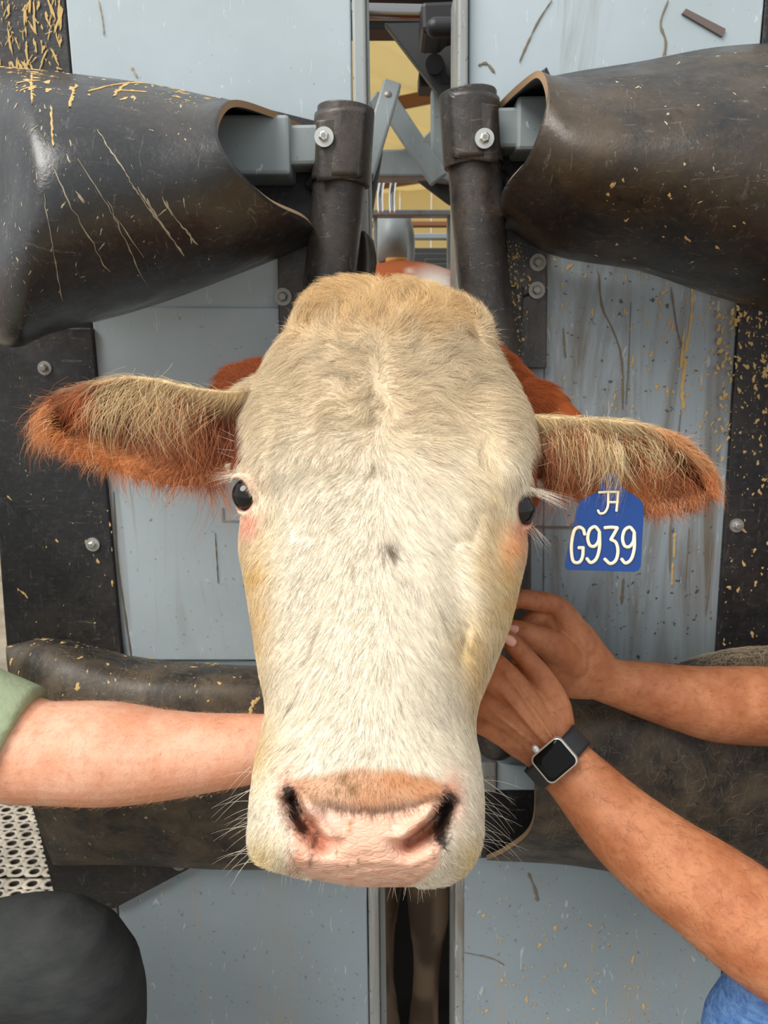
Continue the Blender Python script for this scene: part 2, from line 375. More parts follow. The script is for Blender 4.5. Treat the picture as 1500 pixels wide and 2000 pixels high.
# perforated rubber mats on the ground left of the chute
def floor_mat(x0, y0, nx, ny, label):
    s = 0.045; V, F = [], []; th = 0.018
    k = 12; o = 0
    for j in range(ny):
        for i in range(nx):
            cx = x0+(i+0.5)*s+(s*0.25 if j % 2 else -s*0.25)*0; cy = y0+(j+0.5)*s*0.86
            cx += (0.5*s if j % 2 else 0.0)
            hx, hy = s/2, s*0.43
            a = np.linspace(0, 2*math.pi, k, endpoint=False); cs_ = np.stack([np.cos(a), np.sin(a)], 1)
            sq = cs_/np.abs(cs_).max(1)[:, None]*[hx, hy]; ci = cs_*[0.0125, 0.0115]; cm = ci*1.3
            c0 = np.array([cx, cy])
            for ring, z in ((sq, th-0.0025), (cm, th), (ci, th-0.002), (ci, 0.002)): V += [(c0[0]+q[0], c0[1]+q[1], z) for q in ring]
            F += gridfaces(4, k, True, o); F.append(tuple(o+3*k+q for q in range(k))); o += 4*k
    g = fixn(obj('floor_mat', V, F, M['mat'], None, mats=[M['manure_and_shade']]))
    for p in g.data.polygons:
        if p.index % (3*k+1) >= 2*k: p.material_index = 1  # hole walls and bottoms: shade of deep holes put into the colour
    tag(g, label, 'floor mat', 'perforated mats beside the chute')
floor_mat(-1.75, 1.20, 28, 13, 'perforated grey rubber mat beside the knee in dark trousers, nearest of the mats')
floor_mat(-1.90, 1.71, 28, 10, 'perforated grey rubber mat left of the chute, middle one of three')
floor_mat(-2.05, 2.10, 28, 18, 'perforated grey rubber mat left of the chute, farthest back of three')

# ------------------------------------------------------------------ the chute behind the gate
fr = empty('chute_frame', (0.04, 1.9, 0), 'grey steel cattle chute frame with link bars and cross beams behind the head gate', 'cattle chute')
G, DK, BK = M['steel_grey'], M['dark_steel'], M['black_steel']
for sx, lab in ((-1, None), (1, None)):
    x = 0.04+sx*0.50
    for k, z in enumerate((0.34, 0.70, 1.06)): V, F = boxm((x, 2.1, z), (0.03, 1.75, 0.33)); fixn(obj('side_board', V, F, M['steel_grey'], fr, smooth=False, bevel=0.004))
    for y in (1.14, 3.05): V, F = boxm((x+sx*0.045, y, 0.75), (0.06, 0.06, 1.5)); fixn(obj('upright', V, F, M['steel_grey'], fr, smooth=False, bevel=0.004))
V, F = boxm((0.04, 3.12, 0.7), (1.0, 0.04, 1.3)); fixn(obj('tail_board', V, F, M['dark_steel'], fr, smooth=False, bevel=0.004))
def px_poly(name, pts, Y, d, mat, bevel=0.002, parent=None): return prism_px(name, pts, Y, d, mat, parent or fr, bevel)
V, F = boxm((0.04, 2.06, 0.011), (0.96, 2.0, 0.022)); fixn(obj('floor_grate', V, F, M['manure_and_shade'], fr, smooth=False))
# top of the opening: lifting cylinder with chrome rod
cyl = empty('hydraulic_cylinder', tuple(PY(800, 40, 1.16)), 'black clevis and chrome rod of a hydraulic cylinder above the opening', 'cylinder')
V, F = tube([PY(560, 19, 1.16), PY(835, 25, 1.16)], [0.0100]*2, 20); obj('rod', V, F, M['rod'], cyl)
px_poly('clevis', [(822, 2), (1010, -6), (1010, 46), (878, 46), (868, 62), (824, 62)], 1.12, 0.08, BK, 0.006, cyl)
V, F = tube([PY(850, 54, 1.10), PY(885, 54, 1.10)], [0.012]*2, 16); obj('clevis_pin', V, F, BK, cyl)
V, F = boxm(PY(640, 44, 1.30), (0.6, 0.05, 0.035)); fixn(obj('guide_rail', V, F, M['purlin'] if False else DK, cyl, smooth=False, bevel=0.003))
V, F = boxm(PY(700, -8, 1.25), (0.5, 0.05, 0.03)); fixn(obj('guide_rail', V, F, DK, cyl, smooth=False, bevel=0.003))
# triangular bracket, the dark of its pivot bore drawn as a black disc
pl = px_poly('bracket_plate', [(750, 44), (990, 40), (990, 190), (862, 190), (852, 178)], 1.24, 0.016, DK, 0.002)
V, F = tube([PY(849, 125, 1.225), PY(849, 125, 1.245)], [0.0135]*2, 24, round_ends=(False, False)); obj('pivot_disc', V, F, BK, pl, smooth=False)
V, F = tube([PY(872, 155, 1.236), PY(872, 155, 1.245)], [0.006]*2, 12, round_ends=(False, False)); obj('pivot_disc', V, F, BK, pl, smooth=False)
px_poly('stop_block', [(818, 138), (870, 138), (870, 168), (818, 168)], 1.30, 0.05, BK)
px_poly('upright', [(866, 58), (905, 58), (905, 175), (866, 150)], 1.33, 0.03, G)
beam('link_bar', PY(766, 166, 1.20), PY(712, 345, 1.14), 0.026, 0.02, G, fr)
beam('link_bar', PY(760, 205, 1.25), PY(858, 352, 1.25), 0.030, 0.014, M['steel_grey'], fr)
beam('link_bar', PY(728, 190, 1.30), PY(775, 235, 1.30), 0.022, 0.014, G, fr)
beam('link_bar', PY(740, 292, 1.18), PY(716, 440, 1.14), 0.012, 0.02, DK, fr)
for px, py in ((757, 188), (730, 292)):
    c = PY(px, py, 1.185); V, F = tube([c, c+[0, 0.012, 0]], [0.0075]*2, 12, round_ends=(True, False)); obj('link_pin', V, F, M['zinc_dull'], fr)
px_poly('cross_beam', [(700, 291), (930, 291), (930, 345), (700, 345)], 1.33, 0.05, G, 0.004)
px_poly('upright', [(842, 172), (905, 168), (905, 360), (842, 352)], 1.27, 0.02, G, 0.004)
px_poly('gusset_plate', [(822, 272), (845, 250), (845, 340), (822, 300)], 1.30, 0.012, G)
px_poly('gusset_plate', [(815, 352), (900, 352), (900, 412), (872, 395)], 1.29, 0.012, DK)
px_poly('cross_beam', [(700, 409), (930, 409), (930, 421), (700, 421)], 1.45, 0.03, G)
px_poly('cross_beam', [(790, 455), (930, 455), (930, 466), (790, 466)], 1.75, 0.03, G)
px_poly('cross_beam', [(700, 432), (930, 432), (930, 441), (700, 441)], 3.2, 0.05, M['purlin'])
for x in (733, 878): px_poly('hanger', [(x-4, 415), (x+4, 415), (x+4, 560), (x-4, 560)], 1.46, 0.02, G)
V, F = tube([PY(768, 418, 1.55), PY(768, 512, 1.55)], [0.030]*2, 20, round_ends=(False, False)); o = fixn(obj('motor_can', V, F, G, fr))
V, F = tube([PY(775, 505, 1.53), PY(775, 516, 1.53)], [0.022]*2, 16, round_ends=(False, False)); fixn(obj('motor_band', V, F, M['orange'], fr))
for a, b in ((743, 1.42), (766, 1.40)):
    V, F = tube([PY(a+10, 340, b), PY(a+2, 358, b), PY(a-1, 385, b), PY(a, 412, b)], [0.0055]*4, 10, samples=14); obj('hose', V, F, M['chrome'], fr)
V, F = tube([PY(795, 425, 1.5), PY(803, 470, 1.5), PY(800, 540, 1.5)], [0.007]*3, 10, samples=12); obj('hose', V, F, M['steel_grey'], fr)
for k, (x0, y0) in enumerate(((790, 484), (812, 494), (850, 505))): px_poly('step_plate', [(x0-20, y0), (930, y0), (930, y0+40), (x0-20, y0+40)], 1.95-0.06*k, 0.03, DK)
px_poly('cross_beam', [(700, 518), (930, 512), (930, 560), (700, 560)], 1.7, 0.04, DK)

# ------------------------------------------------------------------ head gate, two doors
YG = 1.0
GL = empty('headgate_door', (-0.25, YG, 0.25), 'grey steel head gate door left of the cow, black rubber rolls bulging out', 'gate door', 'head gate doors')
GR = empty('headgate_door', (0.30, YG, 0.25), 'grey steel head gate door right of the cow, speckled panel and rubber rolls', 'gate door', 'head gate doors')
RB = M['rubber_sheet']
# left door
prism_px('upper_panel', [(123, -60), (684, -60), (694, 606), (181, 606)], YG, 0.02, M['panel_clean'], GL)
prism_px('lower_panel', [(178, 600), (590, 600), (572, 1290), (238, 1290)], YG-0.004, 0.02, M['panel_clean'], GL)
prism_px('foot_panel', [(222, 1660), (715, 1660), (722, 2120), (258, 2120)], YG-0.010, 0.02, M['panel_low'], GL)
prism_px('mid_panel', [(235, 1280), (715, 1300), (715, 1665), (235, 1665)], YG, 0.02, M['panel_low'], GL)
for q in ([(686, -60), (712, -60), (722, 610), (698, 610)], [(715, 1440), (736, 1440), (744, 2120), (724, 2120)]): prism_px('edge_trim', q, YG-0.012, 0.10, M['trim'], GL, 0.003)
for q in ([(713, -60), (719, -60), (729, 600), (723, 600)], [(737, 1440), (748, 1440), (757, 2120), (745, 2120)]): prism_px('edge_return', q, YG+0.02, 0.03, M['trim'], GL, 0.002)
prism_px('rubber_side', [(-140, -60), (122, -60), (182, 660), (-40, 660)], YG+0.004, 0.014, RB, GL)
prism_px('rubber_side', [(-35, 640), (179, 640), (240, 1300), (15, 1300)], YG-0.012, 0.014, RB, GL)
prism_px('rubber_side', [(15, 1290), (300, 1290), (300, 1690), (92, 1690)], YG-0.002, 0.014, RB, GL)
prism_px('bracket_plate', [(541, 480), (610, 480), (620, 720), (545, 700)], YG-0.016, 0.012, M['rubber_bar'], GL)
prism_px('rubber_corner', [(70, 1600), (381, 1650), (381, 1692), (222, 1776), (112, 1780)], YG-0.03, 0.012, RB, GL, 0.002)
prism_px('edge_bar', [(216, 1768), (228, 1768), (256, 2120), (240, 2120)], YG-0.006, 0.03, M['trim'], GL)
for x, y, Y, r, mt in ((182, 1063, YG-0.012, 0.0095, 'zinc'), (88, 719, YG-0.012, 0.009, 'zinc_dull'), (553, 580, YG-0.016, 0.011, 'zinc_dull'), (350, 1687, YG-0.03, 0.010, 'zinc_dull')): bolt(GL, x, y, Y, r, mt)
# right door
prism_px('upper_panel', [(917, -60), (1498, -60), (1440, 600), (914, 600)], YG, 0.02, M['panel_clean'], GR)
prism_px('lower_panel', [(1064, 440), (1452, 440), (1394, 1330), (1060, 1330)], YG-0.004, 0.02, M['panel_dirty'], GR)
prism_px('inner_panel', [(1020, 480), (1066, 480), (1062, 1330), (1020, 1330)], YG-0.002, 0.02, M['panel_dirty'], GR)
prism_px('mid_panel', [(904, 1320), (1392, 1320), (1380, 1670), (900, 1670)], YG, 0.02, M['panel_low'], GR)
prism_px('foot_panel', [(905, 1650), (1420, 1650), (1400, 2120), (900, 2120)], YG-0.010, 0.02, M['panel_low'], GR)
for q in ([(895, -60), (915, -60), (913, 610), (892, 610)], [(909, 1440), (890, 1440), (888, 2120), (905, 2120)]): prism_px('edge_trim', q, YG-0.012, 0.10, M['trim'], GR, 0.003)
prism_px('rubber_side', [(1499, -60), (1760, -60), (1640, 640), (1441, 640)], YG+0.002, 0.014, RB, GR)
prism_px('rubber_side', [(1447, 560), (1650, 560), (1570, 1330), (1396, 1330)], YG-0.010, 0.014, RB, GR)
prism_px('rubber_side', [(1390, 1300), (1560, 1300), (1500, 2120), (1405, 2120)], YG-0.002, 0.014, RB, GR)
prism_px('bracket_plate', [(986, 440), (1068, 470), (1070, 560), (992, 590)], YG-0.018, 0.012, M['rubber_bar'], GR)
prism_px('bracket_plate', [(988, 592), (1070, 562), (1068, 720), (990, 720)], YG-0.016, 0.012, M['rubber_bar'], GR)
prism_px('rubber_strip', [(986, 560), (1024, 560), (1014, 760), (990, 760)], YG-0.020, 0.006, RB, GR)
prism_px('stuck_strip', [(1332, 26), (1340, 16), (1418, 56), (1411, 72)], YG-0.003, 0.003, M['rust'], GR, 0.0005)
for x, y, Y, r, mt in ((1438, 1026, YG-0.010, 0.0095, 'zinc'), (1050, 513, YG-0.018, 0.0105, 'zinc_dull'), (1048, 567, YG-0.018, 0.0105, 'zinc_dull')): bolt(GR, x, y, Y, r, mt)
# seams of the panels
prism_px('seam_strip', [(432, 992), (436, 992), (437, 1016), (480, 1017), (480, 1020), (433, 1019)], YG-0.0055, 0.002, M['trim'], GL, 0)
prism_px('seam_strip', [(1030, 1028), (1150, 1028), (1150, 1032), (1030, 1032)], YG-0.0055, 0.002, M['rust'], GR, 0)

# neck bars with rubber sleeves, wrapped clamps and bolts
def neck_bar(parent, top, path, flap, boltp, tubes, Y):
    V, F = tube([PY(x, y, Y) for x, y in path], [0.0305]*len(path), 28, samples=30); obj('neck_bar', V, F, M['rubber_bar'], parent)
    (x0, y0), (x1, y1) = top
    V, F = tube([PY(x0, y0, Y-0.004), PY(x1, y1, Y-0.004)], [0.0325]*2, 32, round_ends=(False, False)); s = fixn(obj('bar_sleeve', V, F, M['rubber_bar'], parent, smooth=False, bevel=0.002))
    for p in s.data.polygons: p.use_smooth = len(p.vertices) == 4
    # wrap: a sheet of rubber running round the front of the sleeve, ending in a flap under the bolt
    sg = -1 if boltp[0] < x0 else 1; R = 0.0355; P = []
    ys = np.linspace(y0+14, y1-6, 7)
    for k, yy in enumerate(ys):
        cx = x0+(x1-x0)*(yy-y0)/(y1-y0); c = PY(cx, yy, Y-0.004); row = []
        for a in np.linspace(math.radians(205), math.radians(-70), 20):       # around from the far side to the flap side
            row.append(c+np.array([-sg*math.cos(a)*R, -math.sin(a)*R, 0]) if False else c+np.array([-sg*math.cos(a)*R, -math.sin(a)*R, 0]))
        P.append(row)
    P = np.array(P)[:, :15]
    fx = []
    for k, yy in enumerate(ys):
        e = PY(flap[0], yy, Y-0.034); fx.append([P[k, 11]*0.5+e*0.5+[0, -0.002, 0], e])
    P = np.concatenate([P[:, :12], np.array(fx)], 1)
    for k in range(7):
        if k in (0, 6) or True:
            P[k, -2:, 2] -= (0.006 if k == 0 else 0.0)
    sh = Sheet(P, 14, 34); w = sh.build('bar_wrap', 0.004, M['rubber_bar'], parent, M['rubber'])
    bolt(parent, boltp[0], boltp[1], Y-0.041, 0.0108, 'zinc', True)
    for (a, b, w_) in tubes: beam('arm_tube', PY(a[0], a[1], a[2]), PY(b[0], b[1], b[2]), w_, w_, M['steel_grey'], parent, 0.004)
neck_bar(GL, ((676, 212), (668, 362)), [(664, 340), (652, 470), (640, 580), (616, 800), (602, 1100), (604, 1300), (612, 1440)], (619, 0), (633, 268), [((300, 296, 0.945), (572, 296, 0.945), 0.062), ((565, 292, 0.945), (660, 290, 0.945), 0.042)], 0.945)
neck_bar(GR, ((913, 182), (922, 326)), [(926, 318), (934, 430), (946, 560), (966, 720), (985, 900), (990, 1150), (985, 1300), (970, 1440)], (972, 0), (946, 271), [((1002, 254, 0.945), (1300, 250, 0.945), 0.056), ((925, 260, 0.945), (1010, 258, 0.945), 0.042)], 0.945)
for p, x in ((GL, (640, 356)), (GR, (952, 352))):
    V, F = tube([PY(x[0]-25, x[1], 0.955), PY(x[0]+25, x[1], 0.955)], [0.012]*2, 14); obj('hinge_pin', V, F, M['black_steel'], p)
S = Sheet([[PY(x, y, Y) for x, y, Y in r] for r in (((694, 452, .985), (712, 452, .965), (730, 470, .975)), ((694, 520, .985), (716, 520, .965), (735, 520, .975)), ((692, 610, .985), (706, 610, .965), (716, 610, .975)))], 12, 8)
S.build('rubber_flap', 0.004, M['rubber_bar'], GL)

# big rolled rubber guards
def guard(name, parent, stations, mat, th=0.0065, edge='cut_edge', nu=56, nv=52):
    sh = Sheet([[PY(x, y, Y) for x, y, Y in st] for st in stations], nu, nv); o = sh.build(name, th, mat, parent, M[edge] if edge else None); return sh, o
s_ul, _ = guard('upper_guard', GL, [
    [(-150, 190, .985), (-160, 165, .94), (-165, 200, .90), (-160, 280, .87), (-160, 380, .86), (-165, 500, .865), (-150, 600, .89), (-150, 620, .98)],
    [(-40, 150, .985), (-50, 132, .93), (-58, 165, .86), (-45, 260, .835), (-45, 370, .83), (-55, 510, .80), (-40, 640, .83), (-40, 660, .96)],
    [(35, 150, .985), (35, 133, .92), (30, 160, .82), (38, 255, .76), (38, 370, .75), (30, 520, .745), (30, 668, .80), (30, 672, .95)],
    [(110, 155, .985), (110, 140, .92), (110, 168, .82), (105, 255, .752), (105, 370, .73), (105, 500, .748), (105, 636, .82), (105, 650, .96)],
    [(290, 178, .985), (290, 163, .92), (292, 186, .84), (280, 265, .775), (275, 365, .76), (285, 480, .79), (290, 580, .86), (290, 600, .97)],
    [(450, 215, .98), (420, 190, .92), (385, 203, .84), (365, 262, .785), (375, 350, .772), (430, 445, .81), (470, 515, .88), (480, 530, .97)],
    [(612, 254, .975), (522, 212, .90), (450, 196, .835), (424, 248, .795), (450, 312, .782), (528, 392, .825), (600, 430, .89), (625, 470, .975)]], M['rubber'])
s_ur, _ = guard('upper_guard', GR, [
    [(962, 214, .975), (1008, 168, .90), (1052, 138, .835), (1070, 172, .795), (1058, 240, .782), (1028, 312, .80), (980, 378, .86), (985, 445, .97)],
    [(1110, 160, .98), (1112, 142, .92), (1122, 158, .84), (1132, 210, .785), (1125, 295, .765), (1108, 388, .80), (1085, 475, .88), (1085, 500, .97)],
    [(1250, 140, .985), (1250, 120, .92), (1258, 150, .83), (1262, 220, .77), (1262, 315, .75), (1255, 415, .785), (1250, 512, .865), (1250, 530, .97)],
    [(1400, 112, .985), (1400, 92, .92), (1405, 130, .82), (1410, 220, .755), (1410, 330, .735), (1402, 450, .77), (1400, 555, .86), (1400, 580, .97)],
    [(1560, 105, .985), (1560, 84, .92), (1562, 130, .82), (1565, 230, .755), (1565, 345, .735), (1560, 480, .77), (1560, 592, .86), (1560, 620, .97)],
    [(1700, 120, .985), (1700, 100, .93), (1700, 150, .87), (1700, 240, .83), (1700, 345, .82), (1700, 470, .84), (1700, 570, .89), (1700, 600, .97)]], M['rubber_brown'])
s_ll, _ = guard('lower_guard', GL, [
    [(20, 1275, .985), (12, 1262, .95), (14, 1300, .90), (30, 1400, .885), (45, 1500, .885), (70, 1600, .89), (100, 1680, .92), (104, 1690, .98)],
    [(110, 1262, .985), (108, 1248, .94), (100, 1285, .87), (105, 1400, .84), (110, 1500, .84), (120, 1600, .85), (130, 1680, .90), (130, 1692, .98)],
    [(270, 1292, .985), (270, 1284, .93), (270, 1320, .86), (270, 1400, .835), (270, 1500, .83), (270, 1600, .85), (270, 1682, .90), (270, 1690, .98)],
    [(430, 1306, .985), (430, 1298, .93), (430, 1330, .86), (430, 1400, .84), (430, 1500, .835), (430, 1600, .85), (430, 1690, .90), (430, 1698, .98)],
    [(640, 1310, .985), (620, 1302, .93), (600, 1330, .87), (590, 1400, .85), (590, 1500, .85), (600, 1600, .87), (620, 1690, .91), (640, 1698, .98)]], M['rubber_dirty'])
s_lr, _ = guard('lower_guard', GR, [
    [(955, 1345, .98), (985, 1345, .92), (1012, 1385, .86), (1034, 1470, .83), (1046, 1560, .82), (1034, 1625, .835), (985, 1664, .90), (950, 1680, .975)],
    [(1110, 1340, .985), (1112, 1330, .93), (1120, 1375, .86), (1125, 1460, .825), (1128, 1560, .82), (1122, 1640, .84), (1110, 1678, .90), (1110, 1690, .98)],
    [(1270, 1318, .985), (1270, 1308, .93), (1275, 1355, .85), (1280, 1460, .815), (1280, 1570, .81), (1275, 1660, .84), (1270, 1706, .90), (1270, 1715, .98)],
    [(1430, 1290, .985), (1430, 1272, .93), (1435, 1330, .85), (1440, 1450, .81), (1440, 1570, .81), (1435, 1670, .84), (1430, 1716, .90), (1430, 1725, .98)],
    [(1600, 1280, .985), (1600, 1262, .93), (1600, 1320, .86), (1600, 1450, .83), (1600, 1570, .83), (1600, 1670, .86), (1600, 1716, .91), (1600, 1725, .98)]], M['rubber_dirty'])
# dark rubber backing seen inside the open ends
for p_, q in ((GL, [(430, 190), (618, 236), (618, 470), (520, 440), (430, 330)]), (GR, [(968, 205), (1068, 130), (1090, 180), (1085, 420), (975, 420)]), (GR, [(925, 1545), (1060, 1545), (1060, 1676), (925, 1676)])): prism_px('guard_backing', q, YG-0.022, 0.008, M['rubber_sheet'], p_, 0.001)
# hoop flange inside the lower right guard opening
prism_px('guard_stop', [(906, 1490), (970, 1490), (970, 1548), (906, 1548)], 0.965, 0.01, M['trim'], GR)
prism_px('guard_stop', [(971, 1490), (1046, 1500), (1046, 1544), (971, 1544)], 0.970, 0.01, M['panel_clean'], GR)

# dried splatter on doors and guards
def on_sheet(name, sh, parent, n, ur, vr, mat, smin=.0007, smax=.004, elong=2.2, power=3, dens=None):
    u = rng.uniform(*ur, n); v = rng.uniform(*vr, n)
    if dens is not None: k = rng.random(n) < dens(u, v); u, v = u[k], v[k]
    P, Nn = sh.at(u, v); n = len(P); flecks(name, P, Nn, smin+(smax-smin)*rng.random(n)**power, 1+rng.random(n)*(elong-1)*2, mat, parent)
on_sheet('splatter', s_ul, GL, 260, (0.2, 0.85), (0.10, 0.33), M['tan'], .0004, .0036, 2.4, 4)
on_sheet('splatter', s_ul, GL, 130, (0.25, 0.85), (0.3, 0.8), M['tan_white'], .0003, .0014, 4.0)
on_sheet('splatter', s_ur, GR, 90, (0.3, 0.95), (0.12, 0.6), M['tan_white'], .0003, .0018, 2.2, 4)
on_sheet('splatter', s_ur, GR, 110, (0.3, 0.95), (0.62, 0.95), M['tan'], .0004, .0028, 2.0, 4)
on_sheet('splatter', s_ll, GL, 130, (0.0, 0.9), (0.1, 0.42), M['tan'], .0004, .0050, 1.6, 2.6)
on_sheet('splatter', s_ll, GL, 90, (0.1, 0.9), (0.62, 0.92), M['tan_white'], .0004, .002, 2.0)
def runs(sh, lines, mat, parent):
    V, F, o = [], [], 0
    for u0, v0, u1, v1, w in lines:
        k = 16; t = np.linspace(0, 1, k); u = u0+(u1-u0)*t+rng.normal(0, .0012, k); v = v0+(v1-v0)*t
        P, Nn = sh.at(u, v); T = np.gradient(P, axis=0); T /= np.linalg.norm(T, axis=1)[:, None]; B = np.cross(Nn, T)
        ww = w*(0.3+rng.random(k)); ww[0] *= .4; ww[-1] *= .4
        V.append(np.stack([P+Nn*.0003+B*ww[:, None], P+Nn*.0012, P+Nn*.0003-B*ww[:, None]], 1).reshape(-1, 3)); F += gridfaces(k, 3, off=o); o += 3*k
    ob = obj('splatter_run', np.concatenate(V), F, mat, parent); ob['kind'] = 'stuff'
runs(s_ul, [(.66, .17, .56, .30, .0012), (.63, .20, .60, .31, .0016), (.60, .28, .66, .27, .0010), (.54, .27, .53, .36, .0016), (.41, .22, .41, .36, .0012), (.49, .36, .50, .47, .0010)], M['tan'], GL)
runs(s_ul, [(.58, .42, .64, .55, .0007), (.64, .55, .70, .66, .0006), (.55, .50, .66, .74, .0005), (.50, .52, .60, .76, .0005), (.66, .57, .72, .70, .0008), (.68, .60, .74, .76, .0009), (.72, .60, .77, .74, .0008), (.60, .60, .66, .80, .0005), (.47, .58, .52, .8, .0004)], M['tan_white'], GL)
plane_flecks('splatter', (0, 0, 122, 135), lambda x, y: 0.9+0*x, 110, M['tan'], GL, YG+0.003, .0005, .0030, 4.5, 2.2)
plane_flecks('splatter', (15, 700, 225, 1240), lambda x, y: 0.8+0*x, 46, M['tan'], GL, YG-0.0125, .0006, .0028, 2.2)
plane_flecks('splatter', (250, 980, 480, 1270), lambda x, y: 0.8+0*x, 34, M['tan_white'], GL, YG-0.0045, .0005, .0022, 1.8)
plane_flecks('splatter', (260, 1720, 700, 2000), lambda x, y: 0.8+0*x, 46, M['tan_white'], GL, YG-0.0105, .0004, .0018, 1.6)
plane_flecks('splatter', (1075, 490, 1436, 1000), lambda x, y: 0.25+0.75*ss(1150, 1400, x)*ss(1000, 700, y), 420, M['tan'], GR, YG-0.0045, .0004, .0030, 1.8, 3.6)
plane_flecks('splatter', (1402, 600, 1500, 1280), lambda x, y: 0.15+0.85*ss(1000, 700, y), 330, M['tan'], GR, YG-0.0105, .0005, .0034, 1.6, 3.2)
plane_flecks('splatter', (985, 470, 1040, 720), lambda x, y: ss(1040, 995, x), 260, M['tan'], GR, YG-0.0205, .0005, .0022, 1.5, 2.6)
plane_flecks('splatter', (930, 1700, 1400, 2000), lambda x, y: 0.2+0.8*ss(1700, 1950, y), 280, M['tan_white'], GR, YG-0.0105, .0004, .0024, 2.0, 3.4)
plane_flecks('splatter', (930, 1780, 1300, 2000), lambda x, y: 0.2+0.8*ss(1700, 1950, y), 90, M['tan'], GR, YG-0.0105, .0005, .0036, 2.0, 3)
streaks('splatter_run', [([(1352, 556), (1350, 620), (1338, 690)], .0024), ([(1340, 700), (1332, 760), (1336, 800)], .0030), ([(1318, 1040), (1316, 1090)], .0024), ([(1314, 1098), (1312, 1145)], .0022), ([(1336, 640), (1330, 720)], .0020)], YG-0.0045, M['tan'], GR)
M['stain'] = plain('brown_stain', (124, 113, 96), 0.85)
streaks('dirt_run', [([(1168, 530), (1176, 600), (1195, 640), (1214, 700), (1216, 800)], .0017), ([(1232, 590), (1228, 700), (1222, 790)], .0013), ([(1100, 640), (1104, 700)], .0018), ([(1310, 560), (1322, 640), (1332, 680)], .0016), ([(1330, 800), (1312, 980), (1308, 1120)], .0016), ([(1390, 1040), (1384, 1140), (1378, 1200)], .0020), ([(1218, 1130), (1214, 1180)], .0030), ([(1346, 1030), (1338, 1150)], .0013)], YG-0.0045, M['stain'], GR)
streaks('dirt_run', [([(1078, 0), (1052, 40), (1030, 85), (1014, 122)], .0016), ([(1305, 0), (1290, 45), (1300, 80), (1296, 116)], .0020), ([(934, 128), (950, 124), (966, 142)], .0022)], YG-0.0005, M['stain'], GR)
streaks('dirt_run', [([(222, 960), (230, 1100), (244, 1200), (256, 1282)], .0016), ([(420, 1040), (426, 1140)], .0010)], YG-0.0045, M['stain'], GL)
streaks('splatter_run', [([(192, 0), (200, 40), (203, 70)], .0013), ([(256, 130), (268, 152)], .0018)], YG-0.0005, M['tan_white'], GL)
streaks('dirt_run', [([(1032, 1705), (1044, 1735), (1050, 1760)], .0034), ([(905, 1860), (960, 1872), (985, 1885)], .0012)], YG-0.0105, M['stain'], GR)
for x, y, s, lb in ((1392, 1288, .0042, 'pink paint chip, the largest, where grey panel meets black rubber'), (1345, 1296, .003, 'flat pink paint chip just above the upper forearm'), (1324, 1298, .002, 'smallest pink paint chip, leftmost above the upper forearm')):
    c = PY(x, y, 0.93)+[0, 0, 0.002]; a = rng.random(6)*0.5+0.75; V = [c+np.array([math.cos(t)*s*q, -0.002, math.sin(t)*s*q]) for t, q in zip(np.arange(6)*math.pi/3, a)]+[c+np.array([0, 0.002, 0])]
    o = fixn(obj('paint_chip', V, [(i, (i+1) % 6, 6) for i in range(6)]+[tuple(range(6))], M['pink'], None, smooth=False)); tag(o, lb, 'paint chip', 'pink paint chips')

# loose cattle hair stuck to the lower right guard
m, nt, b = new_mat('hair', 0.55, 0, 0.35); at = N(nt, 'ShaderNodeAttribute', attribute_name='col'); nt.links.new(at.outputs['Color'], b.inputs['Base Color']); M['hair'] = m
def loose_hair(sh, n, ur, vr, L, parent, col, rad=.00011, up=.0006):
    u = rng.uniform(*ur, n); v = rng.uniform(*vr, n); a = rng.random(n)*6.28; bend = rng.normal(0, .9, n); pts = []
    for f in np.linspace(0, 1, 6):
        l = L*(.4+.9*rng.random(n) if f == 0 else 1) if False else L; aa = a+bend*f; u2 = np.clip(u+np.cos(aa)*f*l/.55, 0, 1); v2 = np.clip(v+np.sin(aa)*f*l/.5, 0, 1); p_, n_ = sh.at(u2, v2); pts.append(p_+n_*(up+.002*math.sin(f*3.1)*rng.random(n)[:, None]))
    c = np.tile(sl(col), (n, 1))*(.6+.8*rng.random((n, 1))); hair('loose_hair', np.stack(pts, 1), np.full(n, rad), c, M['hair'], parent)
loose_hair(s_lr, 900, (.1, .95), (.15, .75), .022, GR, (150, 136, 116))
loose_hair(s_lr, 260, (.66, .86), (.10, .22), .045, GR, (176, 160, 134), .00015, .002)
loose_hair(s_ll, 120, (.2, .95), (.15, .35), .02, GL, (150, 136, 116))

